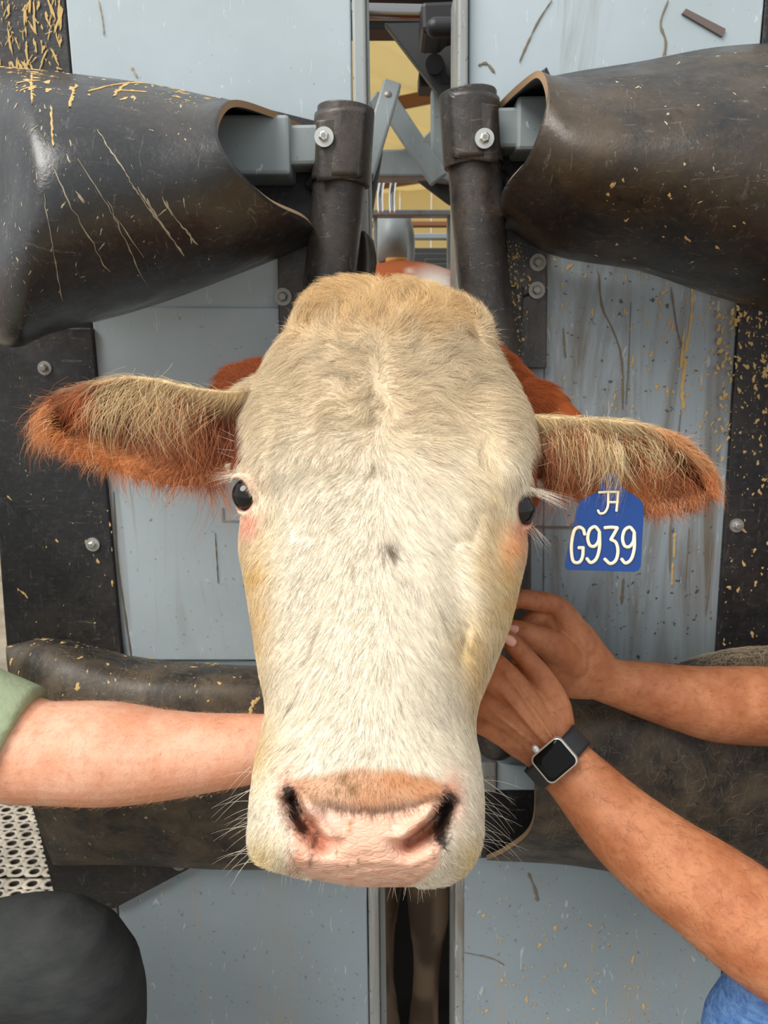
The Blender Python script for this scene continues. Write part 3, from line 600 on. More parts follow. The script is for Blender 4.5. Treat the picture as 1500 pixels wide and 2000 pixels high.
# ------------------------------------------------------------------ the cow
# rows of the head, poll to lip: image row, left and right outline, midline, distances of front / side / back, squareness
HD = -0.05
ROWS = [  # y, xl, xr, mid, zf, zs, zb, nfront
    (546, 690, 712, 700, .792, .794, .797, 2.0),
    (551, 655, 790, 722, .772, .790, .815, 2.0),
    (562, 630, 845, 738, .757, .788, .830, 2.1),
    (582, 603, 895, 744, .745, .788, .845, 2.2),
    (610, 580, 937, 745, .735, .790, .860, 2.3),
    (645, 560, 960, 746, .726, .790, .870, 2.4),
    (690, 532, 972, 748, .714, .785, .880, 2.5),
    (740, 506, 1000, 750, .703, .778, .890, 2.6),
    (800, 480, 1030, 752, .690, .765, .905, 2.7),
    (860, 462, 1044, 754, .677, .748, .915, 2.8),
    (920, 460, 1045, 754, .664, .728, .920, 2.9),
    (965, 482, 1030, 753, .654, .720, .920, 2.8),
    (1010, 472, 1026, 751, .644, .716, .915, 2.7),
    (1070, 469, 1028, 748, .631, .712, .905, 2.5),
    (1140, 480, 1014, 746, .616, .704, .890, 2.4),
    (1220, 493, 994, 742, .600, .694, .900, 2.3),
    (1300, 505, 964, 737, .584, .680, .885, 2.3),
    (1370, 518, 936, 730, .571, .664, .855, 2.4),
    (1420, 514, 928, 724, .562, .648, .825, 2.5),
    (1480, 501, 936, 719, .551, .628, .785, 2.8),
    (1540, 491, 943, 716, .541, .612, .735, 3.2),
    (1600, 488, 942, 714, .533, .604, .720, 3.5),
    (1650, 489, 936, 713, .530, .598, .705, 3.4),
    (1680, 503, 924, 713, .533, .596, .690, 3.0),
    (1695, 532, 914, 713, .537, .596, .683, 2.8),
    (1706, 566, 905, 712, .543, .596, .675, 2.6),
    (1720, 622, 886, 714, .555, .598, .655, 2.4),
    (1729, 668, 858, 722, .570, .600, .635, 2.2),
    (1733, 690, 800, 735, .590, .602, .616, 2.0)]
R_ = np.array(ROWS, float); NR = 330
Rf = catmull(R_, NR); Rf[:, 0] = np.maximum.accumulate(Rf[:, 0])
NTH = 200; TH = np.linspace(0, 2*math.pi, NTH, endpoint=False)
def bumpf(px, py, cx, cy, rx, ry, ang=0.0):
    a = math.radians(ang); dx, dy = px-cx, py-cy; u = dx*math.cos(a)+dy*math.sin(a); v = -dx*math.sin(a)+dy*math.cos(a)
    return np.exp(-(u/rx)**2-(v/ry)**2)
def seg_dist(px, py, pts):
    d = np.full(np.shape(px), 1e9); pts = np.asarray(pts, float)
    for a, b in zip(pts[:-1], pts[1:]):
        ab = b-a; t = np.clip(((px-a[0])*ab[0]+(py-a[1])*ab[1])/(ab@ab), 0, 1); d = np.minimum(d, np.hypot(px-a[0]-t*ab[0], py-a[1]-t*ab[1]))
    return d
def inside(px, py, poly):
    r = np.zeros(np.shape(px), bool); n = len(poly)
    for i in range(n):
        x0, y0 = poly[i]; x1, y1 = poly[(i+1) % n]
        c = ((y0 > py) != (y1 > py)) & (px < (x1-x0)*(py-y0)/(y1-y0+1e-9)+x0); r ^= c
    return r
NOS_L = [(575, 1552), (590, 1585), (612, 1616), (632, 1640)]           # nostril slits under the nose wings
NOS_R = [(862, 1566), (852, 1596), (826, 1620), (798, 1640)]
def relief(px, py):
    """depth offsets of the front of the head, metres, negative towards the viewer"""
    d = np.zeros(np.shape(px))
    d -= 0.011*bumpf(px, py, 512, 890, 40, 80, 12)+0.011*bumpf(px, py, 996, 898, 40, 80, -12)      # brow bones
    d += 0.010*bumpf(px, py, 530, 1040, 36, 60, 15)+0.010*bumpf(px, py, 982, 1050, 36, 60, -15)     # hollows inside the eyes
    d += 0.007*bumpf(px, py, 575, 760, 50, 80)+0.007*bumpf(px, py, 930, 760, 50, 80)                # temples
    d -= 0.007*bumpf(px, py, 745, 620, 80, 55)                                                      # crest of the poll
    d += 0.004*bumpf(px, py, 747, 720, 22, 120)                                                     # furrow of the forehead
    d += 0.005*bumpf(px, py, 750, 850, 120, 70)
    d += 0.009*bumpf(px, py, 602, 640, 16, 46, 28)+0.009*bumpf(px, py, 926, 650, 16, 46, -28)       # beside the horn buds
    d -= 0.009*bumpf(px, py, 572, 640, 20, 44, 28)+0.009*bumpf(px, py, 953, 648, 20, 50, -24)       # horn buds
    d -= 0.0035*bumpf(px, py, 545, 1190, 26, 150, 8)+0.0035*bumpf(px, py, 948, 1190, 26, 150, -8)   # cheek ridges
    d += 0.0035*bumpf(px, py, 600, 1200, 26, 140, 6)+0.0035*bumpf(px, py, 893, 1200, 26, 140, -6)
    d -= 0.004*bumpf(px, py, 735, 1300, 120, 260)
    d += 0.0035*bumpf(px, py, 905, 1260, 14, 55, 8)
    for x, y, s in ((580, 1050, 1), (920, 1060, -1)): d += 0.0022*np.exp(-(seg_dist(px, py, [(x-s*14, y-60), (x, y), (x+s*26, y-4)])/11)**2)
    d *= 1.5
    # muzzle
    d -= 0.002*bumpf(px, py, 718, 1545, 120, 30)
    d -= 0.006*bumpf(px, py, 585, 1690, 45, 40)+0.006*bumpf(px, py, 850, 1690, 45, 40)
    d -= 0.007*bumpf(px, py, 600, 1573, 26, 26)+0.007*bumpf(px, py, 835, 1583, 26, 26)              # nose wings
    for P, sg in ((NOS_L, -1), (NOS_R, 1)):
        q = np.array(P, float); sd = seg_dist(px, py, q); o = np.argsort(q[:, 0]); below = py > np.interp(px, q[o, 0], q[o, 1])
        ins = below & (np.sign(px-q[:, 0].mean()) != 0)
        w = np.where(below, 26.0, 5.0); d += 0.026*np.exp(-(sd/w)**2)
        d -= 0.005*np.exp(-((sd-16)/11)**2)*(~below)
    d += 0.003*np.exp(-(seg_dist(px, py, [(712, 1690), (712, 1732)])/5)**2)
    wr = np.sin(py/4.6+2.0*noise2(px.ravel(), py.ravel(), 40, 3.0).reshape(np.shape(px))*4)*ss(1650, 1700, py)*ss(560, 600, px)*ss(880, 840, px)
    d += 0.0014*wr
    return d
HV = np.zeros((NR, NTH, 3))
for i, (y, xl, xr, mid, zf, zs, zb, nf) in enumerate(Rf):
    c, s = np.cos(TH), np.sin(TH); n = np.where(s > 0, nf, 2.1); e = 2.0/n
    ax = np.sign(c)*np.abs(c)**e; az = np.abs(s)**e
    px = np.where(c >= 0, mid+(xr-mid)*ax, mid+(mid-xl)*ax)
    w = np.where(s > 0, np.abs(s)**0.7, 0)
    z = np.where(s > 0, zs-(zs-zf)*az, zs+(zb-zs)*az)+HD
    py = np.full(NTH, y); fade = ss(546, 575, y)*ss(1733, 1712, y)
    z = z+relief(px, py)*w*fade
    HV[i] = PZ(px, py, z)
Fh = gridfaces(NR, NTH, True)+[tuple(range(NTH)), tuple((NR-1)*NTH+j for j in range(NTH))[::-1]]
parts = [(HV.reshape(-1, 3), Fh)]
EYES = [dict(c=PZ(487, 966, .646), r=.0145, s=-1), dict(c=PZ(1013, 994, .647), r=.0143, s=1)]
def lid(pts, r):
    q = [PZ(x, y, z) for x, y, z in pts]; return tube(q, r, 10, samples=22)
parts.append(lid([(450, 942, .650), (460, 930, .640), (478, 932, .631), (493, 952, .628), (502, 974, .630), (506, 994, .635)], [.0015, .0025, .0034, .0038, .0036, .0022]))
parts.append(lid([(461, 990, .648), (470, 1001, .641), (486, 1005, .636), (507, 996, .635)], [.0012, .0022, .0026, .0022]))
parts.append(lid([(1053, 970, .654), (1040, 957, .644), (1019, 959, .636), (1003, 978, .633), (994, 1000, .635), (991, 1020, .639)], [.0015, .0025, .0034, .0038, .0036, .0022]))
parts.append(lid([(1040, 1018, .652), (1032, 1029, .645), (1016, 1033, .640), (995, 1022, .639)], [.0012, .0022, .0026, .0022]))
# ears: cupped leaves, opening to the viewer
def ear(rows, sgn, cup, th=.007):
    """rows base to tip: x, ytop, ybot, z ; cup depth in metres"""
    A = catmull(np.array(rows, float), 60); nv = 36; v = np.linspace(0, 1, nv); P = np.zeros((60, nv, 3)); t = np.linspace(0, 1, 60)
    for i, (x, y0, y1, z, x1) in enumerate(A):
        k = math.sin(math.pi*min(1.0, 0.12+0.88*(1-t[i])**0.8))
        xx = x+(x1-x)*v; yy = y0+(y1-y0)*v; dz = cup*k*(np.sin(math.pi*v)**0.9)-0.012*np.exp(-(v/.13)**2)*k
        P[i] = PZ(xx, yy, z+dz)
    du = np.gradient(P, axis=0); dv = np.gradient(P, axis=1); n = np.cross(du, dv); n /= np.linalg.norm(n, axis=2)[..., None]+1e-9
    if (n@FWD).mean() > 0: n = -n
    e = np.minimum(1, np.minimum(v, 1-v)/.12)[None, :]*np.minimum(1, (1-t)/.1)[:, None]; tt = th*(0.45+0.55*e)
    V = np.concatenate([(P+n*tt[..., None]/2).reshape(-1, 3), (P-n*tt[..., None]/2).reshape(-1, 3)]); o = 60*nv
    F = gridfaces(60, nv)+[f[::-1] for f in gridfaces(60, nv, off=o)]
    for j in range(nv-1): F.append((j+1, j, o+j, o+j+1)); b = 59*nv; F.append((b+j, b+j+1, o+b+j+1, o+b+j))
    for i in range(59): F.append((i*nv, (i+1)*nv, o+(i+1)*nv, o+i*nv)); b = nv-1; F.append(((i+1)*nv+b, i*nv+b, o+i*nv+b, o+(i+1)*nv+b))
    return (V, F), P, n
EAR_L = [(506, 752, 880, .715, 500), (472, 762, 905, .70, 478), (430, 764, 928, .692, 455), (370, 755, 944, .69, 400), (310, 742, 946, .693, 335), (250, 736, 930, .70, 262), (190, 748, 902, .708, 196), (130, 772, 872, .716, 134), (92, 806, 846, .722, 94)]
EAR_R = [(1006, 820, 920, .722, 1000), (1040, 812, 935, .708, 1030), (1085, 814, 958, .70, 1060), (1145, 818, 972, .70, 1120), (1205, 822, 985, .702, 1180), (1262, 832, 998, .706, 1240), (1316, 854, 996, .712, 1296), (1362, 890, 985, .72, 1345), (1390, 930, 962, .728, 1384)]
eL, PL, nL = ear(EAR_L, -1, .038); eR, PR, nR = ear(EAR_R, 1, .038)
parts += [eL, eR]
# ear roots and neck
parts.append(tube([PZ(560, 800, .75), PZ(500, 815, .732), (PZ(455, 825, .728))], [(.05, .045), (.034, .034), (.022, .026)], 20, ref=UP, samples=12))
parts.append(tube([PZ(950, 830, .75), PZ(1005, 860, .738), (PZ(1052, 868, .734))], [(.05, .045), (.034, .032), (.022, .026)], 20, ref=UP, samples=12))
parts.append(tube([PZ(630, 830, .80), PZ(505, 795, .805), PZ(472, 806, .80)], [.062, .048, .04], 20, samples=10))
parts.append(tube([PZ(890, 830, .80), PZ(1030, 842, .805), PZ(1066, 858, .80)], [.066, .054, .045], 20, samples=10))
XG = 0.036
nk = [(PZ(755, 860, .77), (.11, .11)), (PZ(768, 866, .81), (.166, .135)), (PZ(772, 890, .86), (.165, .16)), (np.array([.030, .93, 1.13]), (.112, .195)), (np.array([.030, 1.0, 1.12]), (.085, .205)), (np.array([XG, 1.07, 1.12]), (.12, .235))]
neck_head = tube([p for p, r in nk], [r for p, r in nk], 40, ref=(0, 0, 1), samples=26)
parts.append(neck_head)
hv, hf = joinm(parts)
head_me = remesh(hv, hf, .0017, 3)
# trunk, legs and dewlap behind the gate
tk = [((.03, 1.02, 1.12), (.080, .20)), ((XG, 1.10, 1.11), (.14, .25)), ((XG, 1.25, 1.06), (.25, .33)), ((XG, 1.45, 1.08), (.29, .385)), ((XG, 1.75, 1.10), (.33, .385)), ((XG, 2.1, 1.08), (.34, .38)), ((XG, 2.45, 1.07), (.31, .36)), ((XG, 2.7, 1.10), (.24, .29)), ((XG, 2.82, 1.12), (.12, .18))]
bp = [tube([p for p, r in tk], [r for p, r in tk], 40, ref=(0, 0, 1), samples=40)]
def leg(x, y, hind, dx=0.0):
    if not hind: P = [(x, y, .95), (x, y+.02, .72), (x+dx*.4, y+.01, .50), (x+dx*.6, y-.005, .44), (x+dx*.8, y, .30), (x+dx, y, .15), (x+dx, y-.01, .10), (x+dx, y-.05, .04)]; r = [.11, .075, .05, .052, .036, .034, .042, .055]
    else: P = [(x, y, .95), (x, y-.06, .72), (x, y+.06, .50), (x, y+.10, .46), (x, y+.06, .30), (x, y+.03, .15), (x, y+.02, .10), (x, y-.02, .04)]; r = [.14, .10, .055, .055, .037, .036, .042, .055]
    return tube(P, r, 16, samples=34)
def foreleg(x, y): return tube([(x, y+.13, .92), (x, y+.08, .70), (x, y+.02, .47), (x, y, .375), (x+.002, y+.004, .33), (x, y+.006, .24), (x-.004, y+.004, .13), (x-.006, y-.02, .08), (x-.008, y-.05, .03)], [.11, .08, .046, .038, .036, .026, .027, .036, .048], 18, samples=40)
bp += [foreleg(PY(835, 1810, 1.18)[0], 1.18), foreleg(PY(748, 1900, 1.27)[0], 1.27), leg(.16, 2.5, True), leg(-.08, 2.6, True)]
bp.append(tube([(XG, 2.80, 1.2), (XG, 2.90, 1.05), (XG, 2.90, .7), (XG, 2.88, .45)], [.03, .025, .022, .03], 10, samples=14))
bv, bf = joinm(bp); body_me = remesh(bv, bf, .012, 3)
cow_me = union(head_me, body_me)
P = mverts(cow_me); Nn = mnorms(cow_me)
def earv(E, x, y):
    E = np.array(E, float); o = np.argsort(E[:, 0]); t0 = np.interp(x, E[o, 0], E[o, 1]); t1 = np.interp(x, E[o, 0], E[o, 2]); return (y-t0)/(t1-t0+1e-6)
def coat(P, facing=None):
    """hide and hair colour (linear) for points on the cow"""
    px, py, z = pix(P); n1 = noise2(px, py, 26, 1.0); n2 = noise2(px, py, 7, 2.0); n3 = noise2(px, py, 60, 4.0)
    C = np.zeros((len(P), 3)); cream = sl((224, 213, 193)); tan = sl((212, 176, 122)); red = sl((150, 74, 30)); white = sl((225, 220, 212))
    def put(c, m):
        m = np.clip(m, 0, 1)[:, None]; C[:] = C*(1-m)+np.asarray(c)*m
    C[:] = cream
    put(sl((208, 187, 152)), ss(1000, 760, py+60*(n3-.5))*.8)
    put(tan, ss(690, 590, py+50*(n1-.5))*.85)
    put(sl((224, 192, 132)), bumpf(px, py, 985, 1140, 55, 190, -10)*.75*(0.5+n1)+bumpf(px, py, 915, 1270, 40, 60)*.7*(.4+n2))
    put(sl((222, 188, 128)), bumpf(px, py, 495, 1150, 40, 170)*.75*(.5+n1))
    put(sl((226, 198, 134)), ss(1600, 1700, py)*(ss(575, 500, px)+ss(868, 930, px))*.8)
    put(sl((212, 178, 116)), bumpf(px, py, 505, 1450, 34, 80)*.7+bumpf(px, py, 930, 1330, 26, 90)*.5)
    put(sl((224, 150, 96)), bumpf(px, py, 1003, 1062, 28, 44, 30)*.75); put(sl((226, 158, 138)), bumpf(px, py, 486, 1022, 20, 26)*.9)
    put(sl((196, 124, 98)), bumpf(px, py, 478, 945, 30, 22, 20)*.35+bumpf(px, py, 1022, 1030, 26, 12)*.7)
    for e_ in EYES: put(sl((170, 112, 92)), ss(.0185, .0158, np.linalg.norm(P-e_['c'], axis=1))*.9)
    # muzzle: brown saddle of short hair, dark rim, pink nose
    top = 1500+26*((px-716)/150)**2+10*(n1-.5); rim = 1592-.0016*(px-722)**2+6*(n2-.5)
    sad = ss(-10, 12, py-top)*ss(8, -8, py-rim)*ss(545, 580, px)*ss(905, 870, px)
    put(sl((190, 134, 92)), sad*(.72+.35*n3)); put(sl((108, 82, 72)), np.exp(-((py-rim+10)/11)**2)*ss(610, 650, px)*ss(880, 820, px)*(.45+.6*n2)*(py < rim+8))
    put(sl((214, 150, 122)), (bumpf(px, py, 562, 1545, 22, 50)+bumpf(px, py, 884, 1555, 22, 50))*.8)
    xl_ = np.interp(py, [1540, 1560, 1600, 1640, 1690, 1712, 1735], [568, 570, 566, 566, 576, 600, 640]); xr_ = np.interp(py, [1540, 1566, 1640, 1690, 1712, 1735], [868, 868, 868, 856, 836, 800])
    pink = ss(-4, 4, py-rim)*ss(-5, 6, px-xl_+14*(n2-.5))*ss(5, -6, px-xr_+14*(n2-.5))*ss(1540, 1552, py)
    put(sl((238, 188, 162)), pink*.97)
    for P_n in (NOS_L, NOS_R): put(sl((168, 96, 70)), pink*np.exp(-(seg_dist(px, py, np.array(P_n)+[0, 10])/11)**2)*.85)
    put(sl((206, 142, 116)), pink*ss(.55, .8, noise2(px*.35, py, 5, 14.))*ss(1640, 1690, py)*.5); put(sl((246, 216, 200)), pink*bumpf(px, py, 630, 1590, 34, 16, 20)*.6)
    for x, y, r, a, c in ((762, 1076, 17, .8, (104, 88, 70)), (790, 1136, 9, .45, (120, 104, 84)), (688, 1106, 7, .5, (140, 116, 80)), (727, 915, 8, .7, (150, 124, 78)), (885, 902, 4, .8, (90, 84, 76)), (672, 1521, 10, .75, (120, 84, 44)), (690, 1541, 10, .75, (128, 92, 52)), (660, 1545, 6, .6, (128, 92, 52)), (592, 712, 10, .35, (176, 148, 104)), (938, 742, 9, .35, (140, 124, 100)), (760, 652, 8, .3, (130, 100, 60)), (724, 1474, 9, .4, (120, 100, 80)), (700, 985, 5, .4, (170, 150, 90)), (904, 1252, 6, .75, (150, 120, 70)), (870, 1210, 4, .6, (150, 124, 84)), (684, 1608, 5, .8, (170, 104, 40)), (682, 1622, 4, .7, (170, 104, 40))):
        put(sl(c), bumpf(px, py, x, y, r, r*1.15)**.8*a*(.55+.9*n2))
    for pts, w, a in (([(600, 1290), (612, 1255), (624, 1225)], 3, .6), ([(560, 1390), (578, 1366)], 3, .7), ([(856, 1180), (868, 1230), (880, 1250)], 3, .5), ([(930, 1240), (922, 1275)], 5, .55)): put(sl((120, 96, 60)), np.exp(-(seg_dist(px, py, pts)/w)**2)*a)
    # dirt packed around the nostrils
    for pts, w in (([(566, 1548), (572, 1575), (580, 1602), (590, 1618)], 11), ([(876, 1558), (868, 1590), (858, 1618), (862, 1640)], 13)):
        sd = seg_dist(px, py, pts); n5 = noise2(px, py, 3.5, 12.0); put(sl((104, 80, 66)), np.exp(-(sd/(w*1.9))**2)*1.2*ss(.35, .7, .5*n5+.5*n2)); put(sl((34, 27, 26)), ss(w+2, w-4, sd+16*(n2-.5)+8*(n5-.5))*.97)
    put(sl((170, 104, 72)), (bumpf(px, py, 576, 1690, 16, 40)+bumpf(px, py, 612, 1600, 20, 16)+bumpf(px, py, 820, 1620, 24, 16))*.6*(.5+n2))
    put(sl((70, 46, 36)), np.exp(-(seg_dist(px, py, [(619, 1625), (612, 1655), (606, 1690)])/4.5)**2)*.75*(.4+n2)*(abs(py-1662) > 4))
    put(sl((60, 52, 46)), (n2 > .86)*ss(1590, 1640, py)*.5*pink)
    # ears, red outside and dark inside, cream on the upper fold
    el = (px < 478) & (z < .758) & (py > 690) & (py < 1000) & ~((px > 440) & (py > 905)); er = (px > 1032) & (z < .762) & (py > 740) & (py < 1060) & ~((px < 1062) & (py > 935))
    inner = sl((150, 86, 52)); tuft = sl((214, 190, 146)); deep = sl((104, 48, 26))
    yt = np.interp(px, [60, 90, 190, 250, 310, 370, 430, 470], [830, 806, 748, 736, 742, 755, 764, 762]); a = (py-yt)
    put(inner, el*1.0); put(deep, el*bumpf(px, py, 430, 850, 50, 60)*.9); put(deep, el*bumpf(px, py, 150, 845, 40, 22, 30)*.8)
    put(deep, el*np.exp(-((earv(EAR_L, px, py)-.60)/.20)**2)*ss(110, 200, px)*.55*(.5+n1))
    put(tuft, el*ss(52, 12, a+18*(n1-.5))*ss(130, 300, px+110*(n1-.5))); put(sl((222, 150, 92)), el*bumpf(px, py, 210, 890, 130, 30, 22)*.7)
    yt = np.interp(px, [1040, 1085, 1145, 1205, 1262, 1316, 1362, 1410], [812, 814, 818, 822, 832, 854, 890, 940]); a = (py-yt)
    put(inner, er*1.0); put(deep, er*bumpf(px, py, 1075, 890, 36, 70)*.9); put(deep, er*bumpf(px, py, 1345, 920, 40, 40)*.6); put(sl((214, 140, 84)), er*bumpf(px, py, 1230, 960, 60, 40)*.8)
    put(deep, er*np.exp(-((earv(EAR_R, px, py)-.62)/.16)**2)*ss(1250, 1300, px)*.6*(.5+n1))
    put(tuft, er*ss(84, 22, a+30*(n1-.5))*ss(1330, 1200, px+60*(n1-.5))); put(sl((226, 170, 118)), er*ss(26, 6, a)*ss(1240, 1300, px)*.8)
    put(red, ss(.742, .752, z)*((px < 545) | (px > 945))*(py < 1000))
    # neck and body: red, with white flank patches
    bod = ss(.775, .80, z+.02*(n1-.5)+.0*px)*(1-el)*(1-er); bod = np.where((px > 540) & (px < 960) & (py < 1500) & (z < .86), 0, bod)
    put(red, bod)
    q = vnoise(P*np.array([5.2, 4.4, 5.2])+3.3); put(white, (P[:, 1] > 1.05)*ss(.50, .56, q)*1.0); put(white, (P[:, 1] > 1.2)*bumpf(px, py, 850, 560, 50, 40)*1.3-.2)
    put(red, (P[:, 1] > 1.2)*(py < 640)*ss(34, 52, np.abs(px-842+14*(n2-.5))))
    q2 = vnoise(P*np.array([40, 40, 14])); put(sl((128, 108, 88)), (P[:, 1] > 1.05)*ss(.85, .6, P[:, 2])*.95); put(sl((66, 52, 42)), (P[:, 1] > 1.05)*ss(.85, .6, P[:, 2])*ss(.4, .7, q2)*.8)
    return C, pink*(z < .62)
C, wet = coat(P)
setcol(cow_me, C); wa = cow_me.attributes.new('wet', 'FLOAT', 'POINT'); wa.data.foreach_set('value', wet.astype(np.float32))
m, nt, b = new_mat('cow_hide', 0.7, 0, 0.3)
at = N(nt, 'ShaderNodeAttribute', attribute_name='col'); aw = N(nt, 'ShaderNodeAttribute', attribute_name='wet')
nt.links.new(at.outputs['Color'], b.inputs['Base Color'])
nt.links.new(ramp(nt, aw.outputs['Fac'], [(0.0, (.75,)*3), (1.0, (.30,)*3)]), b.inputs['Roughness'])
b.inputs['Subsurface Weight'].default_value = 0.12; b.inputs['Subsurface Radius'].default_value = (.006, .003, .002); b.inputs['Subsurface Scale'].default_value = 1.0
vo = N(nt, 'ShaderNodeTexVoronoi', feature='DISTANCE_TO_EDGE'); vo.inputs['Scale'].default_value = 230; nt.links.new(mapped(nt, (0.6, 1, 1.25)), vo.inputs['Vector'])
hb = mix(nt, aw.outputs['Fac'], noise(nt, mapped(nt, (1, 1, 1)), 420, 3), ramp(nt, vo.outputs['Distance'], [(0.0, W0), (0.22, W1)])); bump(nt, b, hb, 0.35, 0.0011)
M['hide'] = m
cow = mesh_obj('cow', cow_me, M['hide'])
tag(cow, 'cream-faced cow with reddish brown ears and pink nose, head held in the gate', 'cow')
# eyes
m, nt, b = new_mat('cow_eye', 0.05, 0, 0.5); b.inputs['Base Color'].default_value = rgb4((14, 10, 13)); M['eye'] = m
for e in EYES:
    bm = bmesh.new(); bmesh.ops.create_uvsphere(bm, u_segments=40, v_segments=24, radius=e['r']); me = bpy.data.meshes.new('eye'); bm.to_mesh(me); bm.free()
    me.transform(Matrix.Translation(Vector(e['c']))); mesh_obj('eye', me, M['eye'], cow)

# ---- hair
cow_me.calc_loop_triangles(); nt_ = len(cow_me.loop_triangles); T = np.empty(nt_*3, int); cow_me.loop_triangles.foreach_get('vertices', T); T = T.reshape(-1, 3)
tn = np.cross(P[T[:, 1]]-P[T[:, 0]], P[T[:, 2]]-P[T[:, 0]]); ta = np.linalg.norm(tn, axis=1); tn /= ta[:, None]+1e-12; tcen = P[T].mean(1)
tx, ty, tz = pix(tcen); vdir = tcen-CAM; vdir /= np.linalg.norm(vdir, axis=1)[:, None]; face = -(tn*vdir).sum(1)
def sample(mask, n, wt=None):
    w = ta*mask*(1.0 if wt is None else wt); w = w/w.sum(); k = rng.choice(len(w), n, p=w); a, c = rng.random(n), rng.random(n); f = a+c > 1; a[f], c[f] = 1-a[f], 1-c[f]
    q = P[T[k]]; p = q[:, 0]+a[:, None]*(q[:, 1]-q[:, 0])+c[:, None]*(q[:, 2]-q[:, 0]); nn = Nn[T[k, 0]]; return p, nn
def strands(p, nn, ddir, length, lift, k=5, droop=0.0, curl=0.0, freq=3.0):
    """grow strands along a surface direction, lifted off it, sagging and waving"""
    t = ddir-nn*(ddir*nn).sum(1)[:, None]; t /= np.linalg.norm(t, axis=1)[:, None]+1e-9; s = np.cross(nn, t); out = [p-nn*.0006]; cur = p.copy(); ph = rng.random(len(p))*6.28; step = length/(k-1)
    for i in range(1, k):
        f = i/(k-1); lf = lift*(1-.75*f); d = t*np.cos(lf)[:, None]+nn*np.sin(lf)[:, None]; d = d+np.array([0, 0, -1.0])*droop*f+s*(curl*np.sin(ph+freq*f*3.1))[:, None]
        d /= np.linalg.norm(d, axis=1)[:, None]; cur = cur+d*step[:, None]; out.append(cur)
    return np.stack(out, 1)
def imgdir(a, b): return RIGHT*np.asarray(a)[:, None]-UP*np.asarray(b)[:, None]
def vary(C, amt): return np.clip(C*(1+amt*rng.normal(0, 1, (len(C), 1))), 0, .95)
headm = (tz < .86) & (face > -.12) & (tx > 430) & (tx < 1075) & (ty > 540) & (ty < 1745) & ~((tx < 478) & (ty > 760)& (ty < 1000) & (tz>.60)) & ~((tx > 1036) & (ty > 790) & (ty<1060))
nose = inside(tx, ty, [(566, 1552), (620, 1576), (700, 1594), (780, 1594), (866, 1568), (866, 1640), (858, 1690), (836, 1714), (800, 1740), (640, 1740), (604, 1714), (580, 1695), (570, 1640)])
eyem = (np.linalg.norm(tcen-EYES[0]['c'], axis=1) < .0166) | (np.linalg.norm(tcen-EYES[1]['c'], axis=1) < .0166)
p, nn = sample(headm & ~nose & ~eyem, 110000); px, py, z = pix(p)
mid = np.interp(py, [550, 900, 1100, 1400, 1700], [745, 753, 748, 728, 714]); u = (px-mid)/200.0
n1 = noise2(px, py, 45, 6.0); n2 = noise2(px, py, 18, 7.0)
# below the brow line the coat runs down and out, above it sweeps sideways and up in waves
wx_ = (noise2(px, py, 60, 21.)-.5)*70; wy_ = (noise2(px, py, 60, 22.)-.5)*120; u = (px+wx_-mid)/200.0; yy = py+wy_; sg = np.tanh(u*5)
th_ = np.interp(yy, [540, 620, 700, 800, 900, 1000, 1150], [-75, -50, -20, 15, 48, 66, 78])*math.pi/180        # 0 = straight out, 90 = down
fl_ = np.clip(np.abs(u)*.55, 0, .8)*ss(900, 1100, yy); th_ = th_-fl_*.9
dx = np.cos(th_)*sg; dy = np.sin(th_)
for bx, by in ((520, 960), (985, 975)):                # hair circles round the brows
    w_ = bumpf(px, py, bx, by-40, 60, 110); tx_, ty_ = (by-py)*(1 if bx < 700 else -1), (px-bx)*(1 if bx < 700 else -1); q_ = np.hypot(tx_, ty_)+1; dx = dx*(1-.6*w_)-.6*w_*tx_/q_*.5; dy = dy*(1-.4*w_)+.5*w_
ang = np.arctan2(dy, dx)+(n1-.5)*2.2*ss(980, 700, py)+(n2-.5)*1.6*ss(1000, 640, py)+(n1-.5)*.6+rng.normal(0, .15, len(px))
L = np.interp(py, [550, 620, 760, 900, 1100, 1400, 1490, 1520, 1600, 1700], [.020, .019, .016, .012, .010, .0095, .0065, .0035, .006, .0055])*(.65+.7*rng.random(len(px)))
L *= np.where((px < 545) & (py > 1600) | (px > 895) & (py > 1600), 1.3, 1.0)
L *= 1-.62*np.maximum(bumpf(px, py, 480, 966, 55, 60), bumpf(px, py, 1024, 994, 55, 60)); lift = np.interp(py, [550, 700, 1000, 1480, 1560, 1700], [.45, .34, .2, .18, .4, .5])*(.6+.8*rng.random(len(px)))
S = strands(p, nn, imgdir(np.cos(ang), np.sin(ang)), L, lift, 5, .06, .26*ss(980, 640, py)+.04)
Ch, _ = coat(p); hair('face_fur', S, np.full(len(p), .00013)*(.6+.8*rng.random(len(p))), vary(Ch, .25), M['hair'], cow)
# ear hair
def earhair(mask, n, flow, Lf, lift, colf, name, rad=.00016, k=7, droop=.35, curl=.18):
    p, nn = sample(mask, n); px, py, z = pix(p); a = flow(px, py)+rng.normal(0, .22, n); L = Lf(px, py)*(.5+.9*rng.random(n))
    S = strands(p, nn, imgdir(np.cos(a), np.sin(a)), L, np.full(n, lift)*(.6+.8*rng.random(n)), k, droop, curl); hair(name, S, np.full(n, rad)*(.7+.6*rng.random(n)), vary(colf(p, px, py), .2), M['hair'], cow)
lm = (tx < 515) & ~((tx > 440) & (ty > 900)) & (ty > 690) & (ty < 1000) & (tz < .80) & (face > -.35); rm = (tx > 1000) & ~((tx < 1062) & (ty > 935)) & (tz < .76) & (ty > 770) & (ty < 1060) & (tz < .80) & (face > -.35)
cc = lambda p, px, py: coat(p)[0]
fl = lambda px, py: np.where(px < 200, math.pi+.1-(py-830)/300, np.where(py < 800, 2.5, 1.95-.0*px))+(noise2(px, py, 30, 9.)-.5)*1.9
